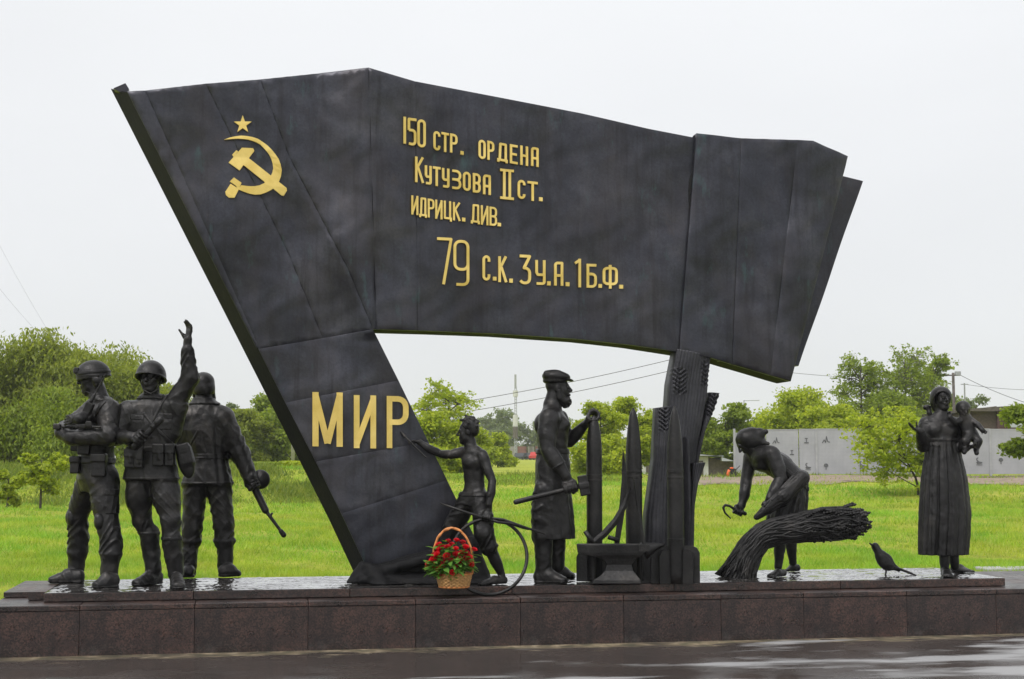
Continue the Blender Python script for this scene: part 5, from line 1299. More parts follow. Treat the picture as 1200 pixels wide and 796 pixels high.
def shell_bomb(px, ybot, ytop, half, label, bands, fins=(), og=75):
    b = on_z(px, ybot, Z2); s_ = b[1]/FPX; top = on_depth(px, ytop, b[1])[2]-Z2; r = half*s_
    root = empty('artillery_shell', b, 0, label, 'shell', 'bronze shells behind the anvil')
    H = top; og = og*s_
    prof = [(r*.92, 0), (r*.96, .05*H), (r, .1*H)]+[(r, H-og)]+[(r*math.sqrt(max(0, 1-((z-(H-og))/og)**1.75)), z) for z in np.linspace(H-og, H, 14)[1:-1]]+[(r*.08, H)]
    MB().lathe(prof, n=32).build('casing', BZ, root, smooth=True)
    for yb in bands:
        z = on_depth(px, yb, b[1])[2]-Z2; m = MB(); m.lathe([(r*.98, z-.012), (r*1.045, z-.008), (r*1.045, z+.008), (r*.98, z+.012)], n=32); m.build('band', BZ, root, smooth=False)
    for ang, w, hgt in fins:
        m = MB(); d = np.array([math.cos(math.radians(ang)), math.sin(math.radians(ang)), 0]); t = np.array([-d[1], d[0], 0]); w *= s_; hgt *= s_
        pr = [(r*.8, 0), (r+w, 0), (r+w, hgt*.82), (r+w*.82, hgt*.95), (r+w*.55, hgt), (r*.8, hgt)]
        V = [d*a+UP*z+t*sd*.012 for sd in (-1, 1) for a, z in pr]; n = 6
        m.add(V, [tuple(range(n)), tuple(range(2*n-1, n-1, -1))]+[((i+1) % n, i, n+i, n+(i+1) % n) for i in range(n)]); m.build('fin', BZ, root)
    return root
shell_bomb(697, 681.5, 486, 9.2, 'bronze shell under the blacksmith\'s hand', (557, 563), ((172, 12, 34), (262, 8, 34), (352, 8, 34)), og=44)
shell_bomb(743.5, 679.5, 478, 9.7, 'bronze shell standing behind the anvil, middle of the three', (553, 559), ((200, 10, 40), (290, 8, 40), (20, 10, 40)))
shell_bomb(792.5, 683.5, 476, 9.4, 'bronze shell with broad rounded fins in front of the wheat pillar', (551, 553, 560, 632), ((184, 20, 43), (-8, 18, 43), (208, 14, 38), (-30, 12, 38), (90, 12, 40)))

# anvil
ab = on_z(722, 684, Z2); av = ab[1]/FPX
anvil = empty('anvil', ab, 0, 'bronze anvil with pointed horn facing right', 'anvil')
def ax_(x, y, d=0): return on_depth(x, y, ab[1]+d*av)-ab
rows = [(684.5, 694.5, 751.5, 19), (680, 695.5, 751, 18.5), (675, 703, 747, 15), (669, 709, 742, 12), (662, 711, 740, 11), (655, 706, 745, 12.5), (651, 690, 752, 14), (648, 677, 756, 14.5), (638.5, 675.5, 757, 15), (637, 676.5, 757, 14)]
V = []; F = []
for y, x0, x1, dd in rows: V += [ax_(x0, y, -dd), ax_(x1, y, -dd), ax_(x1, y, dd), ax_(x0, y, dd)]
for i in range(len(rows)-1):
    for k in range(4): F.append((4*i+k, 4*i+(k+1) % 4, 4*i+4+(k+1) % 4, 4*i+4+k))
F += [(3, 2, 1, 0), tuple(4*(len(rows)-1)+k for k in range(4))]
o = link_mesh('anvil_body', mesh_pd('anvil_body', V, F), BZ, anvil); bv = o.modifiers.new('b', 'BEVEL'); bv.width = .012; bv.segments = 3
m = MB(); m.tube([ax_(754, 646), ax_(760, 643.5), ax_(768, 640.8), ax_(775, 639), ax_(780, 637.6)], [10.5*av, 7.6*av, 4.6*av, 2.4*av, .8*av], 16); m.build('horn', BZ, anvil, smooth=True)
# tools lying on the anvil
def tool(name, label, pts, wd, d0, dd=0, th=1.4):
    r0 = empty(name, ab+ax_(pts[0][0], pts[0][1], d0), 0, label, 'blade'); o0 = ax_(pts[0][0], pts[0][1], d0)
    P = resamp(np.array(pts, float), 24); V = []; F = []
    for i, p in enumerate(P):
        t = P[min(i+1, 23)]-P[max(i-1, 0)]; t /= np.linalg.norm(t); n = np.array([-t[1], t[0]]); w = np.interp(i/23, np.linspace(0, 1, len(wd)), wd); d = d0+dd*i/23
        V += [ax_(*(p+n*w), d)-o0, ax_(*p, d-th)-o0, ax_(*(p-n*w), d)-o0, ax_(*p, d+th)-o0]
    for i in range(23):
        for k in range(4): F.append((4*i+k, 4*i+(k+1) % 4, 4*i+4+(k+1) % 4, 4*i+4+k))
    F += [(0, 1, 2, 3), (95, 94, 93, 92)]
    link_mesh('blade_plate', mesh_pd('blade_plate', V, F), BZ, r0); return r0, o0
r0, o0 = tool('scythe_blade', 'curved bronze blade resting on the anvil beside the hammer', [(694, 637), (708, 626), (722, 610), (732, 592), (738.5, 572)], (3.5, 4.2, 4.0, 3.4, 1.2), -4)
m = MB(); m.tube([ax_(685.5, 622.5, -5)-o0, ax_(696, 638, -5)-o0], 2.7*av, 10); m.build('socket', BZ, r0, smooth=True)
r0, o0 = tool('sword_blade', 'upright narrow bronze blade rising between the shells', [(722.5, 640), (726, 615), (730, 590), (732, 560), (730, 527)], (3.0, 3.6, 3.8, 3.2, .4), 16)
m = MB(); m.tube([ax_(712.5, 629.5, 14)-o0, ax_(724, 633, 14)-o0], 2.7*av, 10); m.build('socket', BZ, r0, smooth=True)
r0, o0 = tool('bayonet', 'thin pointed bronze bayonet leaning on the anvil horn', [(755, 641), (750, 610), (746, 585), (742.5, 560)], (2.2, 2.0, 1.6, .3), -14, 6)
m = MB(); m.box((-.05, -.03, -.04), (.05, .03, .02)); m.build('guard', BZ, r0)

# big sheaf
sb_ = on_z(866, 676, Z2); sv = sb_[1]/FPX
sheaf = empty('wheat_sheaf', sb_, 0, 'large bent bronze wheat sheaf at the reaping woman\'s feet', 'sheaf')
def sx2(x, y, d=0): return on_depth(x, y, sb_[1]+d*sv)-sb_
cl = resamp(np.array([(862, 682), (869, 664), (879, 644), (891, 630), (908, 623), (930, 619), (955, 616), (980, 614), (1004, 611)], float), 40)
hw = np.interp(np.linspace(0, 1, 40), [0, .08, .2, .34, .5, .75, .92, 1], [25, 19, 16, 14.5, 15.5, 17.5, 15.5, 10])
rg = random.Random(21)
core = MB(); core.tube([sx2(p[0], p[1], -6) for p in cl], [h*.80*sv for h in hw], 14); core.build('straw_core', BZ, sheaf, smooth=True)
m = MB(); ears = MB()
for k in range(330):
    a = rg.uniform(0, 2*math.pi); rr_ = rg.uniform(.78, 1.0); end = rg.choice((26, 29, 31, 33, 35, 36, 37, 38, 39, 39)); fl = rg.uniform(-.1, .35); pts = []; j1, j2 = rg.uniform(-.5, .5), rg.uniform(0, 6)
    st = rg.randint(0, 3) if rg.random() < .8 else rg.randint(6, 20)
    for i in range(st, end+1, 2):
        t = cl[min(i+1, 39)]-cl[max(i-1, 0)]; t /= np.linalg.norm(t); n = np.array([-t[1], t[0]])
        aa = a+j1*math.sin(i*.15+j2)+.12*math.sin(i*.55+j2*3); w_ = rr_*(1+.07*math.sin(i*.4+j2*2)+fl*max(0, i-24)/15); u = math.cos(aa)*w_*hw[i]; v = math.sin(aa)*w_*hw[i]*.85
        pts.append(sx2(*(cl[i]+n*u), v-6))
    m.tube(pts, rg.uniform(.6, 1.7)*sv, 5)
    e = pts[-1]; dr = unit(pts[-1]-pts[-3] if len(pts) > 2 else pts[-1]-pts[0])
    d2 = unit(dr+np.array([rg.uniform(-.25, .25), rg.uniform(-.3, .3), rg.uniform(-.4, .25)])); Lh = rg.uniform(9, 17)*sv
    for q_ in range(4):
        c0 = e+d2*Lh*q_/4; ears.tube([c0, c0+d2*Lh*.2, c0+d2*Lh*.34], [1.0*sv, 1.9*sv, .5*sv], 5)
tag(m.build('straw', BZ, sheaf, smooth=True), kind='stuff'); tag(ears.build('wheat_ears', BZ, sheaf, smooth=True), kind='stuff')

# basket of roses
bb = on_z(532, 689, Z2); bs = bb[1]/FPX
basket = empty('rose_basket', bb, 0, 'wicker basket with tall cane handle at the boy\'s feet', 'basket')
def bx2(x, y, d=0): return on_depth(x, y, bb[1]+d*bs)-bb
rt, rb = 20*bs, 16.5*bs; hB = bx2(532, 672)[2]
m = MB(); nst = 36; rows_ = 9
MB().lathe([(rb*.96, 0.0), (rb*.97, .012), (rt*.95, hB-.01), (rt*.86, hB-.012), (rb*.9, .02)], n=36).build('basket_wall', M['wicker'], basket, smooth=True)
for r_ in range(rows_):
    z = .012+(hB-.015)*r_/(rows_-1); rr_ = rb+(rt-rb)*r_/(rows_-1); pts = []
    for k in range(72):
        a = 2*math.pi*k/72; w = .0055*(1 if (k//2+r_) % 2 else -1); pts.append((math.cos(a)*(rr_+w), math.sin(a)*(rr_+w), z))
    MB().tube(pts, .0095, 6, closed=True).build('woven_cane' if 0 < r_ < rows_-1 else 'rim', M['wicker'] if 0 < r_ < rows_-1 else M['handle'], basket, smooth=True)
pts = [bx2(x, y, 0) for x, y in ((511, 672), (508, 655), (508.5, 643), (513, 630), (520.5, 621.5), (529, 618.5), (538, 621), (546, 629), (552, 642), (554, 656), (553.5, 672))]
pts = [np.array(p) for p in resamp(np.array(pts), 40)]
m = MB(); m.tube(pts, .011, 8); hnd = m.build('basket_handle', M['handle'], basket, smooth=True)
for ph in (0, math.pi):
    w = [p+np.array([0, .012*math.sin(i*.9+ph), .0])+unit(np.array([-.3, 0, 1]))*.010*math.cos(i*.9+ph) for i, p in enumerate(pts)]
    MB().tube(w, .006, 5).build('handle_binding', M['handle'], hnd, smooth=True)
# each rose is its own thing: bloom, stem, leaves
def rose_mesh(seed):
    rg = random.Random(seed); m = MB(); R0 = .030
    for lay, (nr, rad, top, ln) in enumerate(((3, .010, .030, .034), (4, .018, .030, .034), (5, .026, .026, .034), (5, .031, .016, .030))):
        for k in range(nr):
            a0 = 2*math.pi*k/nr+lay*.7+rg.uniform(-.2, .2); span = 2*math.pi/nr*1.45; V = []; nu_, nv_ = 5, 4
            for j in range(nv_):
                v = j/(nv_-1); r = rad*(.45+.75*math.sin(min(1, v*.85+.1)*1.6))*(1+.18*(v == 1)); z = -.022+(ln+lay*.0)*v+(.014-lay*.004)*v
                for i in range(nu_):
                    a = a0+(i/(nu_-1)-.5)*span*(.55+.45*math.sin(v*2.2+.4)); V.append((r*math.cos(a), r*math.sin(a), z-(.005*abs(i-2)/2 if j == nv_-1 else 0)))
            m.add(V, [(j*nu_+i, j*nu_+i+1, (j+1)*nu_+i+1, (j+1)*nu_+i) for j in range(nv_-1) for i in range(nu_-1)])
    return mesh_pd('bloom', m.v, m.f, True)
def leaf_mesh(L, w, droop):
    V = []; F = []
    for i, t in enumerate(np.linspace(0, 1, 6)):
        ww = w*math.sin(math.pi*min(1, t*.93+.05))**.8; z = -droop*t*t; V += [(L*t, -ww, z+.1*w), (L*t, 0, z-.15*w), (L*t, ww, z+.1*w)]
    for i in range(5):
        for k in (0, 1): F.append((3*i+k, 3*i+k+1, 3*i+4+k, 3*i+3+k))
    return mesh_pd('leaf', V, F, True)
RM = [rose_mesh(i) for i in range(4)]; LM = [leaf_mesh(.11, .024, .03), leaf_mesh(.14, .028, .05), leaf_mesh(.09, .020, .02)]
for i, me in enumerate(RM): me.materials.append(M['rose'] if i % 2 else M['rose_dark'])
for me in LM: me.materials.append(M['leaf_rose'])
spots = [(525, 634), (535, 633), (542, 635.5), (514, 638), (518, 641.5), (534, 643), (524.5, 641), (513, 645), (534.5, 649.5), (541, 648.5), (546, 647.5), (512, 649.5), (515, 653.5), (523.5, 651.5), (537.5, 655.5), (507, 655.5), (505, 657.5), (510, 655), (546, 655), (549.5, 652.5), (501.5, 660), (507.5, 664.5), (514, 667), (519, 663), (539, 660.5), (551.5, 661), (517.5, 672.5), (530, 671), (500.5, 665.5), (556, 644), (528, 656), (529, 638), (520, 658), (545.5, 641), (508.5, 650), (533, 664)]
ORD = 'first second third fourth fifth sixth seventh eighth ninth tenth eleventh twelfth'.split(); rose_label = {}
for rn, (y0, y1) in (('top', (0, 637)), ('second', (637, 644)), ('third', (644, 650.2)), ('fourth', (650.2, 656)), ('fifth', (656, 662)), ('lowest', (662, 999))):
    row = sorted((q[0], i) for i, q in enumerate(spots) if y0 <= q[1] < y1)
    for j, (_, i) in enumerate(row): rose_label[i] = '%s red rose from the left in the %s row of the basket' % (ORD[j], rn)
rg = random.Random(4); mouth = np.array([0, 0, hB])
for k, (x, y) in enumerate(spots):
    u = (x-530)/28.0; v = (668-y)/36.0
    d = -22*math.sqrt(max(0, 1-min(1, u*u*.9+max(0, v-.15)**2)))*(.9 if y > 640 else .45)+rg.uniform(-3, 3)
    c = np.array(bx2(x, y, d)); dirv = unit(c-np.array([0, 0, hB*.55])); src = np.array([0, 0, hB*.8])+np.array([c[0]*.45, c[1]*.45, 0])
    side = 'left' if x < 520 else ('right' if x > 540 else 'middle'); lev = 'top' if y < 644 else ('low' if y > 659 else 'mid')
    ro = empty('red_rose', bb+src, 0, rose_label[k], 'rose', 'roses in the basket')
    b = link_mesh('bloom', RM[k % 4], None, ro); b.location = c-src
    q_ = Vector((0, -.5, .35))+Vector(dirv); b.rotation_euler = q_.to_track_quat('Z', 'Y').to_euler(); b.scale = (rg.uniform(.60, .84),)*3
    stm = MB().tube([np.zeros(3), (c-src)*.5+np.array([0, 0, .01]), (c-src)-dirv*.02], .004, 5).build('stem', M['stem'], ro)
    for j in range(6):
        t = rg.uniform(.3, 1.0); l = link_mesh('leaf', LM[rg.randrange(3)], None, stm); l.location = (c-src)*t
        a = rg.uniform(0, 6.28); l.rotation_euler = (rg.uniform(-.5, .5), rg.uniform(-.7, .3), math.atan2(dirv[1]-.25, dirv[0])+rg.uniform(-1.4, 1.4)); l.scale = (rg.uniform(.65, .95),)*3
for k in range(36):
    a = rg.uniform(0, 6.28); r_ = rt*rg.uniform(.6, .9); l = link_mesh('leaf', LM[k % 3], None, basket)
    l.location = (math.cos(a)*r_, math.sin(a)*r_, hB+rg.uniform(.02, .09)); l.rotation_euler = (rg.uniform(-.5, .5), rg.uniform(-.6, .2), a+rg.uniform(-.6, .6)); l.scale = (rg.uniform(.6, .85),)*3

# ------------------------------------------------------------------ trees
def leaf_cloud(centers, a, L, W, rng):
    """diamond leaves: centres (n,3), axis a (n,3)"""
    n = len(centers); nr = rng.normal(size=(n, 3))*.75+np.array([0, -.15, 1.0]); nr /= np.linalg.norm(nr, axis=1)[:, None]   # leaves spread roughly level
    a = a-nr*(a*nr).sum(1)[:, None]*.7; a = a/(np.linalg.norm(a, axis=1)[:, None]+1e-9)
    b = np.cross(a, nr); b /= np.linalg.norm(b, axis=1)[:, None]+1e-9
    l = (L*rng.uniform(.6, 1.3, n))[:, None]; w = (W*rng.uniform(.6, 1.3, n))[:, None]
    V = np.stack([centers-a*l*.5, centers+b*w*.5-a*l*.05, centers+a*l*.5, centers-b*w*.5-a*l*.05], 1).reshape(-1, 3)
    return V, np.arange(4*n).reshape(n, 4)
def tree(name, label, px, D, ytop, wpx, mat, n=7000, leaf=.16, style='round', trunk=.35, seed=0, cat='tree', bark='bark', group=None, low=.25, off=0.0, openness=.0, clumps=34):
    """trunk, forking limbs and a crown of leaf sprays; px, ytop, wpx are photo pixels at distance D, off shifts the crown sideways"""
    rng = np.random.default_rng(seed); x = on_depth(px, 500, D)[0]; k_ = D/FPX
    gz = terrain_z(x, D); base = np.array([x, D, gz-.05]); H = on_depth(px, ytop, D)[2]-gz; R = wpx*.58*k_; n = int(n*1.75); leaf *= 1.15
    root = empty(name, base, 0, label, cat, group)
    zc0 = H*low; hc = H-zc0; ox = off*k_
    # main limbs end in lobes; lobes carry many small sprays, so the outline is uneven and sky shows between them
    nl = max(5, clumps//5); lob = []
    for i in range(nl):
        a = 2.4*i+rng.uniform(-.5, .5); z = (i+.6)/nl; z = min(.93, max(.08, z+rng.uniform(-.08, .08)))
        prof = {'cone': 1.05*(1-z)+.06, 'vase': .45+.55*math.sin(min(1, z*1.15)*math.pi*.62), 'willow': .95*math.sin(math.pi*(.22+.70*z))**.8}.get(style, math.sin(math.pi*(.16+.74*z))**.75)
        r = rng.uniform(.40, .74)*prof*R; lob.append([ox*(.3+.7*z)+r*math.cos(a), r*math.sin(a), zc0+hc*(z*.86+.03), (rng.uniform(.30, .50)*(.55+.45*prof))*R])
    lob = np.array(lob)
    per = np.maximum(3, (clumps*2.6*lob[:, 3]**2/np.sum(lob[:, 3]**2)).astype(int)); C = []; par = []
    for i in range(nl):
        for j in range(per[i]*3):
            u = rng.normal(size=3); u /= np.linalg.norm(u); rad = rng.uniform(.35, 1.12)
            C.append(lob[i, :3]+u*rad*lob[i, 3]*np.array([1, 1, .8])); par.append(i)
    C = np.array(C); par = np.array(par); m_ = len(C); C[:, 2] = np.clip(C[:, 2], .04*H, H*.985)
    cr_ = R*rng.uniform(.09, .20, m_)*(1.15-.55*openness)
    k = rng.integers(0, m_, n); d = rng.normal(size=(n, 3)); d /= np.linalg.norm(d, axis=1)[:, None]
    rr_ = rng.uniform(0, 1, n)**.5
    P = C[k]+d*(rr_*cr_[k])[:, None]*np.array([1.35, 1.35, .75])
    if style == 'willow':
        fall = rng.uniform(0, 1, n)**1.6*R*.42; P[:, 2] = np.maximum(P[:, 2]-fall, .03*H)
        a = np.array([0, 0, -1.0])[None]+.5*rng.normal(size=(n, 3)); Lf, Wf = leaf*1.5, leaf*.6
    else: a = rng.normal(size=(n, 3))+d*.5; a[:, 2] -= .2; Lf, Wf = leaf*1.15, leaf*.85
    P[:, 2] = np.clip(P[:, 2], .02, H)
    V, Q = leaf_cloud(P, a, Lf, Wf, rng)
    link_mesh('crown', mesh_np('crown', V, Q, False), mat, root)
    m = MB(); r0 = max(.045, H*.014)*(1+trunk*.4)
    tp = [np.array([0, 0, -.05]), np.array([ox*.1+rng.normal()*.03*R, rng.normal()*.03*R, zc0*.6+.05*H]), np.array([ox*.35, 0, zc0+hc*.25]), np.array([ox*.8, 0, zc0+hc*.8])]
    tp = [np.array(q) for q in resamp(np.array(tp), 9)]
    m.tube(tp, list(np.linspace(r0, r0*.22, 9)), 8); trk = m.build('trunk', M[bark], root, smooth=True)
    m = MB()
    for i in range(nl):
        c = lob[i, :3]; i0 = int(np.clip(np.searchsorted([p[2] for p in tp], c[2]-.55*np.hypot(c[0]-ox*.5, c[1])-.05*H), 1, 7)); p = tp[i0]
        mid = (p+c)/2+np.array([0, 0, .08*np.linalg.norm(c-p)])+rng.normal(size=3)*.04*R
        m.tube([p, mid, c], [r0*.42, r0*.27, r0*.14], 6)
        for q in C[par == i]: m.tube([mid*.3+c*.7, (q+c)/2+rng.normal(size=3)*.03*R, q], [r0*.12, r0*.07, r0*.03], 4, caps=False)
    m.build('limbs', M[bark], trk, smooth=True)
    return root
LW, LDk, LMd, LL, LF = (M['leaf_'+k] for k in ('willow', 'dark', 'mid', 'light', 'far'))
GL, GM, GR_ = 'trees behind the soldiers', 'trees beyond the lawn', 'trees behind the metal fence'
tree('willow_tree', 'broad pale willow at the left edge behind the soldiers', 28, 74, 383, 156, LW, 22000, .16, 'willow', seed=1, group=GL, low=.12, clumps=46)
tree('willow_tree', 'rounded willow crown directly behind the helmeted soldiers', 118, 78, 396, 156, LW, 22000, .16, 'willow', seed=2, group=GL, low=.10, clumps=44)
tree('willow_tree', 'low dark willow filling in beneath the larger willows', 60, 70, 455, 150, LMd, 9000, .15, 'willow', seed=3, group=GL, low=.05)
tree('willow_tree', 'willow cut off by the left picture edge', -45, 72, 392, 140, LW, 8000, .16, 'willow', seed=4, group=GL, low=.1)
tree('willow_tree', 'smaller willow between the waving soldier and the rear soldier', 178, 84, 440, 90, LW, 7000, .15, 'willow', seed=5, group=GL, low=.1)
tree('young_tree', 'slim young sapling with forked stem below the soldier\'s elbow', 50, 50, 527, 54, LL, 2600, .11, 'round', seed=6, cat='sapling', low=.34, clumps=18, openness=.4)
tree('bush', 'bright green leafy bush at the far left of the bank', 12, 52, 547, 30, LL, 2200, .12, 'round', seed=7, cat='bush', low=.02, clumps=16)
tree('spruce_tree', 'dark pointed conifer right of the rear soldier', 311, 105, 456, 74, LMd, 8000, .2, 'cone', seed=8, group=GM, low=.06, clumps=44)
tree('conifer_tree', 'bushy dull green tree against the leaning staff', 342, 98, 474, 84, LMd, 7500, .2, 'round', seed=9, group=GM, low=.06)
tree('conifer_tree', 'dull green tree between rear soldier and pointed conifer', 280, 95, 480, 76, LW, 7000, .2, 'round', seed=10, group=GM, low=.05)
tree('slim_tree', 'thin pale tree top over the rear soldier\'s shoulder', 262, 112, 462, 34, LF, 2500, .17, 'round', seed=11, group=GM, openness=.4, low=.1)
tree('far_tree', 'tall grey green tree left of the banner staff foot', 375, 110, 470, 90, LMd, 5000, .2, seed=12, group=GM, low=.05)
for k, (px, D, yt, w, lb) in enumerate(((235, 66, 535, 44, 'low shrub on the bank behind the rear soldier'), (300, 66, 541, 60, 'low shrub on the bank left of the lowered gun'), (350, 68, 540, 50, 'low shrub on the bank beside the grey post'), (165, 66, 537, 50, 'low shrub on the bank between the soldiers'), (90, 66, 540, 50, 'low shrub on the bank behind the crossed-arms soldier'))):
    tree('shrub', lb, px, D, yt, w, LMd if k % 2 else LL, 2200, .11, seed=20+k, cat='shrub', low=.0, clumps=20)
tree('sparse_tree', 'thinly leaved tall tree above the boy', 526, 88, 440, 80, LL, 2600, .15, 'vase', seed=30, group=GM, openness=.7, low=.2, clumps=40)
tree('leafy_bush', 'dense bright green bush behind the boy\'s outstretched arm', 512, 74, 482, 84, LL, 9000, .14, seed=31, cat='bush', low=.0, clumps=40)
tree('leafy_bush', 'bright green bush behind the boy\'s head', 548, 82, 492, 60, LL, 6000, .14, seed=32, cat='bush', low=.0)
tree('leafy_bush', 'bright green bush seen past the foot of the staff', 492, 70, 520, 60, LL, 5000, .13, seed=33, cat='bush', low=.0)
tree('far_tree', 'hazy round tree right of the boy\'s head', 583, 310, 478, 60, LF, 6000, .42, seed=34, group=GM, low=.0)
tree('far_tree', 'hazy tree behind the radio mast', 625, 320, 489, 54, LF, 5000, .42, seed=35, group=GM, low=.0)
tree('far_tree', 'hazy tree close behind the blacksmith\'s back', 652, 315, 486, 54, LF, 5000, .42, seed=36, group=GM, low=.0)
tree('far_tree', 'small light green tree below the hazy trees', 583, 120, 506, 46, LL, 4500, .17, 'cone', seed=37, group=GM, low=.0)
tree('leafy_tree', 'light green tree behind the blacksmith\'s shell', 704, 72, 464, 64, LL, 6000, .13, seed=38, group=GM, low=.12, openness=.35, clumps=40)
tree('leafy_tree', 'light green tree behind the middle shell', 742, 78, 459, 72, LL, 6500, .14, seed=39, group=GM, low=.1, openness=.35, clumps=40)
tree('leafy_tree', 'fresh green tree left of the wheat pillar', 770, 84, 474, 60, LMd, 4500, .14, seed=40, group=GM, low=.05)
tree('shrub', 'fresh green bush low behind the shells', 705, 70, 508, 76, LL, 5500, .12, seed=41, cat='shrub', low=.0)
tree('dark_tree', 'dark green tree just right of the wheat pillar', 850, 86, 472, 66, LMd, 7500, .17, seed=42, group=GR_, low=.05)
tree('dark_tree', 'dark green tree above the bending woman', 884, 92, 487, 50, LMd, 4500, .17, seed=43, group=GR_, low=.05)
tree('yellow_green_tree', 'yellow green rounded tree under the banner\'s free corner', 933, 84, 450, 100, LL, 11000, .15, seed=44, group=GR_, low=.1, clumps=46)
tree('yellow_green_tree', 'yellow green tree right behind the fence middle', 972, 80, 468, 90, LL, 8000, .15, seed=45, group=GR_, low=.1)
tree('tall_tree', 'tall loose tree with layered crown behind the fence', 1010, 94, 402, 82, LMd, 7000, .14, 'round', seed=46, group=GR_, low=.05, openness=.75, clumps=90)
tree('tall_tree', 'tallest airy tree, its top clear above the mother', 1062, 96, 391, 88, LMd, 7000, .14, 'round', seed=47, group=GR_, low=.08, openness=.8, clumps=110, bark='bark_pale')
tree('tall_tree', 'airy tree right behind the mother\'s kerchief', 1096, 100, 402, 56, LMd, 5000, .15, 'round', seed=48, group=GR_, low=.1, openness=.8, clumps=80)
tree('dark_tree', 'dense dark tree filling the gap behind the fence', 1030, 90, 452, 130, LMd, 10000, .17, seed=49, group=GR_, low=.05)
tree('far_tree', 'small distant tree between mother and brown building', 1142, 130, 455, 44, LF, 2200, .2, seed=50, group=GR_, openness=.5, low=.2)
tree('fruit_tree', 'low spreading light green tree in front of the fence', 1074, 50, 474, 118, LL, 4000, .105, 'round', seed=53, low=.18, clumps=64, openness=.95, off=-36)
tree('fruit_tree', 'light green tree cut by the right picture edge', 1216, 46, 452, 84, LMd, 4500, .12, 'round', seed=52, low=.22, clumps=34, openness=.3)

# ------------------------------------------------------------------ metal fence with cut-out motifs
FD = 69.0
def fx(px): return on_depth(px, 550, FD)[0]
fzb = on_depth(1000, 556.5, FD)[2]; fzt = on_depth(1000, 503.5, FD)[2]
fence = empty('metal_fence', (fx(1000), FD, fzb), 0, 'grey perforated metal fence with swan and tree cut-outs', 'fence')
seams = [861, 898, 936.5, 957, 1008, 1059, 1110, 1161, 1212, 1263, 1320]
M['motif'] = plain('cut_out_shadow', (.10, .105, .11), .7, 0, var=.2)
def motif(kind, px, py, sz):
    if kind == 'swan':
        pl = stroke_polys([(-.1, -.9), (-.45, -.7), (-.45, -.35), (-.15, -.1), (-.5, .3)], .22)+[[(-.6, .25), (.0, -.05), (.9, .15), (.6, .5), (-.3, .6)]]+stroke_polys([(-.6, .78), (.8, .78)], .12)
    elif kind == 'tree':
        pl = [[(.62*math.cos(a)*(1+.12*math.sin(5*a)), -.35+.55*math.sin(a)) for a in np.linspace(0, 6.283, 15)[:-1]], [(-.1, .1), (.1, .1), (.12, .85), (-.12, .85)]]
    elif kind == 'fountain':
        pl = stroke_polys([(-.6, .7), (.6, .7)], .3)+stroke_polys([(0, .7), (0, -.5)], .22)+stroke_polys([(-.4, -.5), (.4, -.5)], .22)
    else:
        pl = stroke_polys([(-.8, .6), (-.4, -.1), (-.1, .5), (.1, -.8), (.35, .3), (.8, .4)], .16)
    v2, tr = union_tris(pl); s_ = sz*FD/FPX; c = on_depth(px, py, FD-.03)-np.array(fence.location)
    V, F = prism(v2, tr, lambda p: c+np.array([p[0]*s_, -.012, -p[1]*s_]), lambda p: c+np.array([p[0]*s_, .004, -p[1]*s_]))
    link_mesh(kind+'_motif', mesh_pd(kind, V, F), M['motif'], next((q[2] for q in panels_ if q[0] <= px < q[1]), fence))
panels_ = []
for k in range(len(seams)-1):
    x0, x1 = fx(seams[k])-fence.location.x, fx(seams[k+1])-fence.location.x; dz = (-.20 if k == 0 else (0 if k != 1 else -.06))+random.uniform(-.02, .02)
    m = MB(); m.box((x0+.02, -.02, .03), (x1-.02, .02, fzt-fzb+dz)); pan = m.build('fence_panel', M['fence'], fence)
    panels_.append((seams[k], seams[k+1], pan)); m = MB(); zt = fzt-fzb+dz
    m.box((x0+.02, -.035, zt), (x1-.02, .035, zt+.05)); m.build('top_rail', M['steel'], pan)
for px in (861, 957, 1059, 1161, 1263):
    x = fx(px)-fence.location.x; MB().box((x-.05, -.06, -.3), (x+.05, .05, fzt-fzb+.04)).build('fence_post', M['steel'], fence)
for kd, px, py, sz in (('swan', 946.5, 547, 4.5), ('tree', 968, 547, 4.2), ('fountain', 945, 516, 4.2), ('bird', 968, 516, 5.5), ('bird', 909.5, 517, 5), ('fountain', 928, 530, 4), ('swan', 1147, 541, 5), ('tree', 1173, 540.5, 4.2), ('swan', 912, 548, 4), ('bird', 1010, 520, 5), ('swan', 1010, 545, 4.5), ('bird', 1195, 520, 5)):
    motif(kd, px, py, sz)
# bare soil along the fence foot
xs_ = np.linspace(fx(760), fx(1330), 90); ys_ = np.linspace(57.5, 71, 18); gx, gy = np.meshgrid(xs_, ys_)
edge = .5+.5*np.sin(gx*.9)+.4*np.sin(gx*2.3+1); gy2 = np.where(gy < 59, gy+edge*1.2, gy)
V = np.stack([gx.ravel(), gy2.ravel(), (terrain(gx, gy2)+.03).ravel()], 1); i, j = np.meshgrid(np.arange(89), np.arange(17)); b_ = (j*90+i).ravel()
tag(link_mesh('dirt_path', mesh_np('dirt_path', V, np.stack([b_, b_+1, b_+91, b_+90], 1)), M['dirt']), kind='structure')

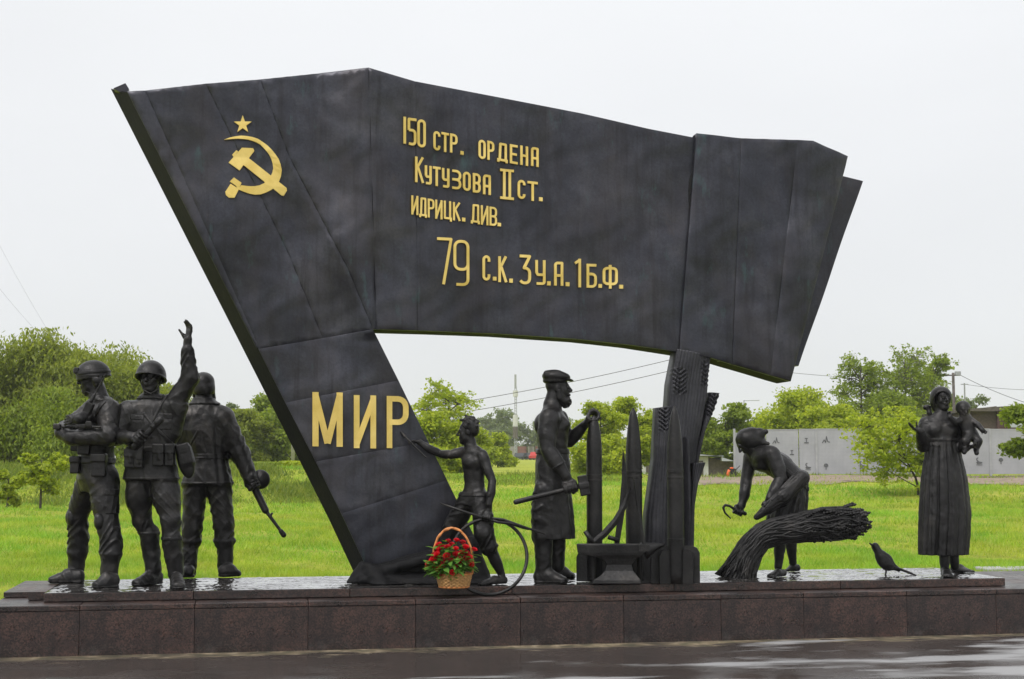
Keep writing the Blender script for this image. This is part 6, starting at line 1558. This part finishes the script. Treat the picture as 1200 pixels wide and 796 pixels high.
# ------------------------------------------------------------------ sheds, wagons, cars, masts, wires
def bld(name, label, D, rects, cat='building'):
    x0 = on_depth(rects[0][1], 550, D)[0]; z0 = terrain_z(x0, D)
    root = empty(name, (x0, D, z0), 0, label, cat)
    for nm, px0, px1, yt0, yt1, yb, mat, dy, dep in rects:
        a, b = on_depth(px0, yt0, D+dy), on_depth(px1, yt1, D+dy); zb = z0-.2 if yb is None else on_depth(px0, yb, D+dy)[2]
        V = []
        for yy in (0, dep):
            V += [np.array([a[0], D+dy+yy, zb]), np.array([b[0], D+dy+yy, zb]), np.array([b[0], D+dy+yy, b[2]]), np.array([a[0], D+dy+yy, a[2]])]
        V = [v-np.array(root.location) for v in V]
        link_mesh(nm, mesh_pd(nm, V, [(0, 1, 2, 3), (7, 6, 5, 4), (0, 4, 5, 1), (1, 5, 6, 2), (2, 6, 7, 3), (3, 7, 4, 0)]), M[mat], root)
    return root
bld('shed', 'low shed with pale grey roof left of the bending woman', 74, [('wall', 812, 830, 535, 535, None, 'white_wall', 0, 3), ('side_wall', 830.2, 862, 536, 543, None, 'wood_dark', .1, 3), ('roof', 808, 848, 531.5, 535, 534.2, 'roof_grey', -.4, 4), ('lower_roof', 846, 864, 536, 541.5, 540.5, 'roof_grey', -.45, 4), ('door', 818, 824, 540, 540, None, 'wood_dark', -.06, .05)])
bld('white_shed', 'long white wall with grey roof behind the middle shell', 90, [('wall', 748, 772, 534, 532, None, 'white_wall', 0, 4), ('roof', 746, 774, 531.5, 530, 533, 'roof_grey', -.4, 5), ('door', 757, 761, 537, 537, None, 'wood_dark', -.06, .05)])
bld('brown_building', 'flat brown building above the fence at the right edge', 82, [('wall', 1138, 1168, 481, 476, None, 'brown_wall', 0, 8), ('maroon_wall', 1168.2, 1260, 477, 473, None, 'maroon_wall', -.2, 8), ('roof', 1136, 1262, 479, 470.5, 482, 'wood_dark', -.5, 9.5), ('roof_sheet', 1183, 1230, 488, 487, 501, 'roof_grey', -1.2, .2)])
# small machine by the shed
mc = on_depth(857, 552, 68.5); mz = terrain_z(mc[0], 68.5)+.03; mach = empty('garden_machine', (mc[0], 68.5, mz), 0, 'small orange and black machine at the fence corner', 'machine')
MB().box((-.10, -.15, .12), (.20, .15, .38)).build('engine', M['black'], mach, bevel=.03)
MB().tube([(-.13, -.2, .32), (-.2, -.2, .12), (-.17, -.2, -.02)], .07, 8).build('guard', M['orange'], mach, smooth=True)
MB().box((-.06, -.17, .36), (.08, .1, .44)).build('fuel_tank', M['orange'], mach, bevel=.02)
for sx_ in (-.12, .15):
    m = MB(); m.tube([(sx_, -.2, .12), (sx_, -.12, .12)], .12, 14); m.build('wheel', M['black'], mach)
MB().tube([(.2, 0, .3), (.42, 0, .52)], .02, 6).build('handlebar', M['black'], mach)
# freight wagons
def wagon(px0, px1, mat, label):
    D = 285; a = on_depth(px0, 521.5, D); b = on_depth(px1, 521.5, D); zb = on_depth(px0, 539, D)[2]; root = empty('freight_wagon', (a[0], D, zb-.3), 0, label, 'wagon', 'wagons on the far railway')
    w = b[0]-a[0]; h = a[2]-zb
    wb = MB().box((0.1, 0, .7), (w-.1, 2.8, h)).build('wagon_body', M[mat], root)
    for k in range(6): MB().box((.3+k*(w-.8)/5, -.08, .7), (.5+k*(w-.8)/5, -.004, h)).build('rib', M[mat], wb)
    for xx in (.7, 1.6, w-1.6, w-.7):
        m = MB(); m.tube([(xx, -.02, .45), (xx, .15, .45)], .45, 14); m.build('wheel', M['black'], root)
wagon(606, 617.5, 'wagon_red', 'faded red freight wagon beside the radio mast'); wagon(618, 626.5, 'wagon_grey', 'grey freight wagon between the red ones'); wagon(627, 640, 'wagon_red', 'faded red freight wagon against the blacksmith\'s back'); wagon(594, 605.5, 'wagon_grey', 'grey freight wagon half hidden by bushes left of the mast')
def car(px, py, D, mat, label, L=4.2, rz=1.3):
    p = on_depth(px, py, D); root = empty('parked_car', p, rz, label, 'car', 'cars parked before the railway')
    pr = [(-L/2, .35), (-L/2, .8), (-L*.28, .95), (-L*.16, 1.42), (L*.2, 1.42), (L*.34, .95), (L/2, .82), (L/2, .35)]
    V = [(x, y, z) for y in (-.85, .85) for x, z in pr]; n = 8
    bd = link_mesh('body', mesh_pd('body', V, [tuple(range(n)), tuple(range(2*n-1, n-1, -1))]+[((i+1) % n, i, n+i, n+(i+1) % n) for i in range(n)]), M[mat], root)
    MB().add([(-L*.24, -.86, .97), (L*.28, -.86, .97), (L*.18, -.86, 1.34), (-L*.15, -.86, 1.34)], [(0, 1, 2, 3)]).build('window', M['glass'], bd)
    for xx in (-L*.32, L*.32):
        for yy in (-.88, .72):
            m = MB(); m.tube([(xx, yy, .33), (xx, yy+.2, .33)], .33, 12); m.build('wheel', M['black'], root)
car(610, 540.5, 250, 'car_dark', 'dark car parked below the red wagon'); car(619.5, 540.5, 252, 'car_dark', 'dark car parked beside the red and white car', 3.8); car(628.5, 539.5, 246, 'car_red', 'red car parked against the blacksmith\'s back', 3.8); car(589, 540.5, 240, 'car_white', 'white car at the lawn edge right of the boy', 3.6)
tq = bld('kiosk', 'small turquoise topped kiosk behind the blacksmith\'s elbow', 160, [('wall', 668, 677, 527, 527, None, 'white_wall', 0, 3), ('fascia', 667.5, 677.5, 519, 519, 528, 'turquoise', -.3, 3.6)])
# radio mast
D = 280; p = on_depth(604, 541, D); top = on_depth(604, 439, D)[2]; mast = empty('radio_mast', p, 0, 'thin tall radio mast behind the blacksmith', 'mast'); Hm = top-p[2]
for a in range(3):
    an = a*2.094; m = MB(); m.tube([(.34*math.cos(an), .34*math.sin(an), -2), (.2*math.cos(an), .2*math.sin(an), Hm*.86)], .07, 6); m.build('leg', M['pole'], mast)
m = MB()
for k in range(26):
    z0, z1 = Hm*.86*k/26, Hm*.86*(k+1)/26
    for a in range(3): m.tube([(.3*math.cos(a*2.094), .3*math.sin(a*2.094), z0), (.28*math.cos((a+1)*2.094), .28*math.sin((a+1)*2.094), z1)], .04, 4)
m.build('bracing', M['pole'], mast); MB().tube([(0, 0, Hm*.84), (0, 0, Hm)], .22, 10).build('antenna', M['pole'], mast)
for z in (.30, .37, .43, .5, .78):
    m = MB(); m.tube([(0, 0, Hm*z-.6), (0, 0, Hm*z+.6)], .5, 8); m.build('equipment', M['white_wall' if z > .4 else 'wood_dark'], mast)
# posts and lamps
p = on_depth(343, 550, 76); zb = terrain_z(p[0], 76); o = empty('concrete_post', (p[0], 76, zb), 0, 'pale concrete post left of the leaning staff', 'post'); MB().lathe([(.10, -.3), (.085, 5.5)], n=12).build('shaft', M['slab_pale'], o, smooth=True); MB().box((-.12, -.12, 5.45), (.12, .12, 5.55)).build('cap', M['slab_pale'], o)
p = on_depth(1120, 550, 86); zb = terrain_z(p[0], 86); zt = on_depth(1120, 437, 86)[2]-zb; lamp = empty('street_lamp', (p[0], 86, zb), 0, 'street lamp with short arm above the mother\'s head', 'lamp'); MB().lathe([(.11, -.3), (.08, zt)], n=12).build('pole', M['wood_dark'], lamp, smooth=True)
MB().tube([(-.5, 0, zt-.15), (.25, 0, zt-.15)], .045, 6).build('arm', M['wood_dark'], lamp); MB().box((.12, -.12, zt-.18), (.45, .12, zt+.1)).build('lamp_head', M['pole'], lamp, bevel=.04)
p = on_depth(1133, 550, 100); zb = terrain_z(p[0], 100); zt = on_depth(1133, 449, 100)[2]-zb; o = empty('utility_pole', (p[0], 100, zb), 0, 'thin grey utility pole behind the child', 'pole'); MB().lathe([(.07, -.3), (.05, zt)], n=8).build('shaft', M['pole'], o); MB().box((-.25, -.03, zt-.12), (.25, .03, zt-.06)).build('crossarm', M['pole'], o)
p = on_depth(873, 550, 110); zb = terrain_z(p[0], 110); zt = on_depth(873, 469, 110)[2]-zb; o = empty('gantry_pole', (p[0], 110, zb), 0, 'thin gantry pole with short arm above the bending woman', 'pole'); MB().lathe([(.05, -.3), (.04, zt)], n=8).build('shaft', M['pole'], o); MB().tube([(0, 0, zt-.05), (1.2, 0, zt-.02)], .03, 6).build('arm', M['pole'], o)
def wire(pts, D, sag, label, r=.022):
    P = [on_depth(x, y, D) for x, y in pts]; a, b = P[0], P[-1]; o = empty('overhead_wire', a, 0, label, 'wire', 'overhead wires'); L = []
    for t in np.linspace(0, 1, 24): q = a+(b-a)*t; q[2] -= sag*4*t*(1-t); L.append(q-a)
    MB().tube(L, r, 5).build('cable', M['wire'], o)
wire([(470, 482), (840, 408)], 104, .35, 'upper wire sloping up behind the blacksmith\'s cap'); wire([(470, 494), (840, 421)], 104, .35, 'lower wire sloping up behind the blacksmith\'s cap')
wire([(800, 418), (975, 441)], 120, .2, 'thin wire under the banner\'s right half', .018)
wire([(1122, 438), (1215, 476)], 86, .15, 'wire running down from the street lamp', .016); wire([(1134, 451), (1260, 456)], 100, .2, 'level wire from the thin utility pole', .014)
wire([(-20, 250), (70, 410)], 60, .15, 'faint wire dropping through the sky at far left', .0035); wire([(-30, 300), (62, 408)], 60, .15, 'second faint wire at far left', .0035)
# pale slab lying in the grass
p = on_depth(1190, 649, 1664*1.4/104*1.0); sl = empty('concrete_slab', (p[0]+.3, p[1], terrain_z(p[0], p[1])), .1, 'pale concrete slab lying in the grass right of the mother', 'slab'); MB().box((-.9, -.25, -.04), (1.5, .25, .05)).build('slab_body', M['slab_pale'], sl, bevel=.02)

# ------------------------------------------------------------------ grass
rng = np.random.default_rng(5)
def blades(n, d0, d1, hgt, wid, spread):
    D = np.sqrt(rng.uniform(d0*d0, d1*d1, n)); X = rng.uniform(-.48, .48, n)*D
    # bare spots and tussocks
    f = np.sin(X*.9+1.7*np.sin(D*.6))*np.sin(D*1.1+1.3*np.sin(X*.7+2))+.5*np.sin(X*2.7+D*1.9)
    keep = rng.uniform(-1.6, 1.2, n) < f+.55; X, D, f = X[keep], D[keep], f[keep]
    rel = np.stack([X-O0[0], D-O0[1]], 1); a = rel @ E1[:2]; b = rel @ E2[:2]
    ok = ((b > LD+.03) | ((a < jx[0]-.04) & (b > .35))) & ~((D > 58.6+.8*np.sin(X*1.3)+.5*np.sin(X*3.1)) & (D < 71) & (X/D > .09) & (rng.uniform(0, 1, len(D)) < .93)); X, D, f = X[ok], D[ok], f[ok]; n = len(X)
    Z = terrain(X, D); h = hgt*rng.uniform(.4, 1.2, n)*(1+.35*f); th = rng.uniform(0, 6.283, n); w = wid*rng.uniform(.6, 1.3, n); ln = spread*rng.normal(size=(n, 2))*h[:, None]
    B = np.stack([X, D, Z-.01], 1); u = np.stack([np.cos(th), np.sin(th)*.5, 0*th], 1)*(w/2)[:, None]
    T = B+np.stack([ln[:, 0], ln[:, 1], h], 1)
    return np.stack([B-u, B+u, T], 1).reshape(-1, 3)
V = np.vstack([blades(200000, 14.5, 26, .10, .014, .55), blades(170000, 26, 44, .12, .022, .6), blades(110000, 44, 72, .15, .045, .6)])
tag(link_mesh('lawn_grass', mesh_np('lawn_grass', V, np.arange(len(V)).reshape(-1, 3), False), M['grass']), 'short wet green grass covering the lawn', 'grass', kind='stuff')

# ------------------------------------------------------------------ damp air
hz = MB(); hz.box((-705, -66, -1.2), (705, 915, 26)); hm_ = bpy.data.materials.new('damp_air'); hm_.use_nodes = True; nt = hm_.node_tree; nt.nodes.clear()
ho = nt.nodes.new('ShaderNodeOutputMaterial'); pv = nt.nodes.new('ShaderNodeVolumePrincipled'); pv.inputs['Color'].default_value = (.93, .95, .98, 1); pv.inputs['Density'].default_value = .00035; pv.inputs['Anisotropy'].default_value = .2
nt.links.new(pv.outputs[0], ho.inputs['Volume']); tag(hz.build('haze', hm_), kind='stuff')
# rank weeds on the bank behind the soldiers
def weeds(n, xr, d0, d1, hgt, wid):
    D = rng.uniform(d0, d1, n); X = rng.uniform(xr[0], xr[1], n)*D
    f = np.sin(X*.8+1.1*np.sin(D*.9))+.6*np.sin(X*2.1+D*.7); keep = rng.uniform(-1.2, 1.6, n) < f+.6; X, D, f = X[keep], D[keep], f[keep]; n = len(X)
    Z = terrain(X, D); h = hgt*rng.uniform(.3, 1.2, n)*(1+.4*f); th = rng.uniform(0, 6.283, n); w = wid*rng.uniform(.6, 1.4, n); ln = .5*rng.normal(size=(n, 2))*h[:, None]
    B = np.stack([X, D, Z-.02], 1); u = np.stack([np.cos(th), np.sin(th)*.5, 0*th], 1)*(w/2)[:, None]
    return np.stack([B-u, B+u, B+np.stack([ln[:, 0], ln[:, 1], np.maximum(h, .05)], 1)], 1).reshape(-1, 3)
V = np.vstack([weeds(60000, (-.46, -.06), 54.5, 64, .30, .07), weeds(5000, (-.06, .08), 56, 66, .22, .06), weeds(2500, (.08, .46), 67.2, 68.8, .25, .06)])
M['weeds'] = mat_leaf('weed_leaves', [(.12, .19, .03), (.20, .27, .035), (.30, .33, .06)], .45)
tag(link_mesh('bank_weeds', mesh_np('bank_weeds', V, np.arange(len(V)).reshape(-1, 3), False), M['weeds']), 'longer darker weeds along the bank', 'weeds', kind='stuff')
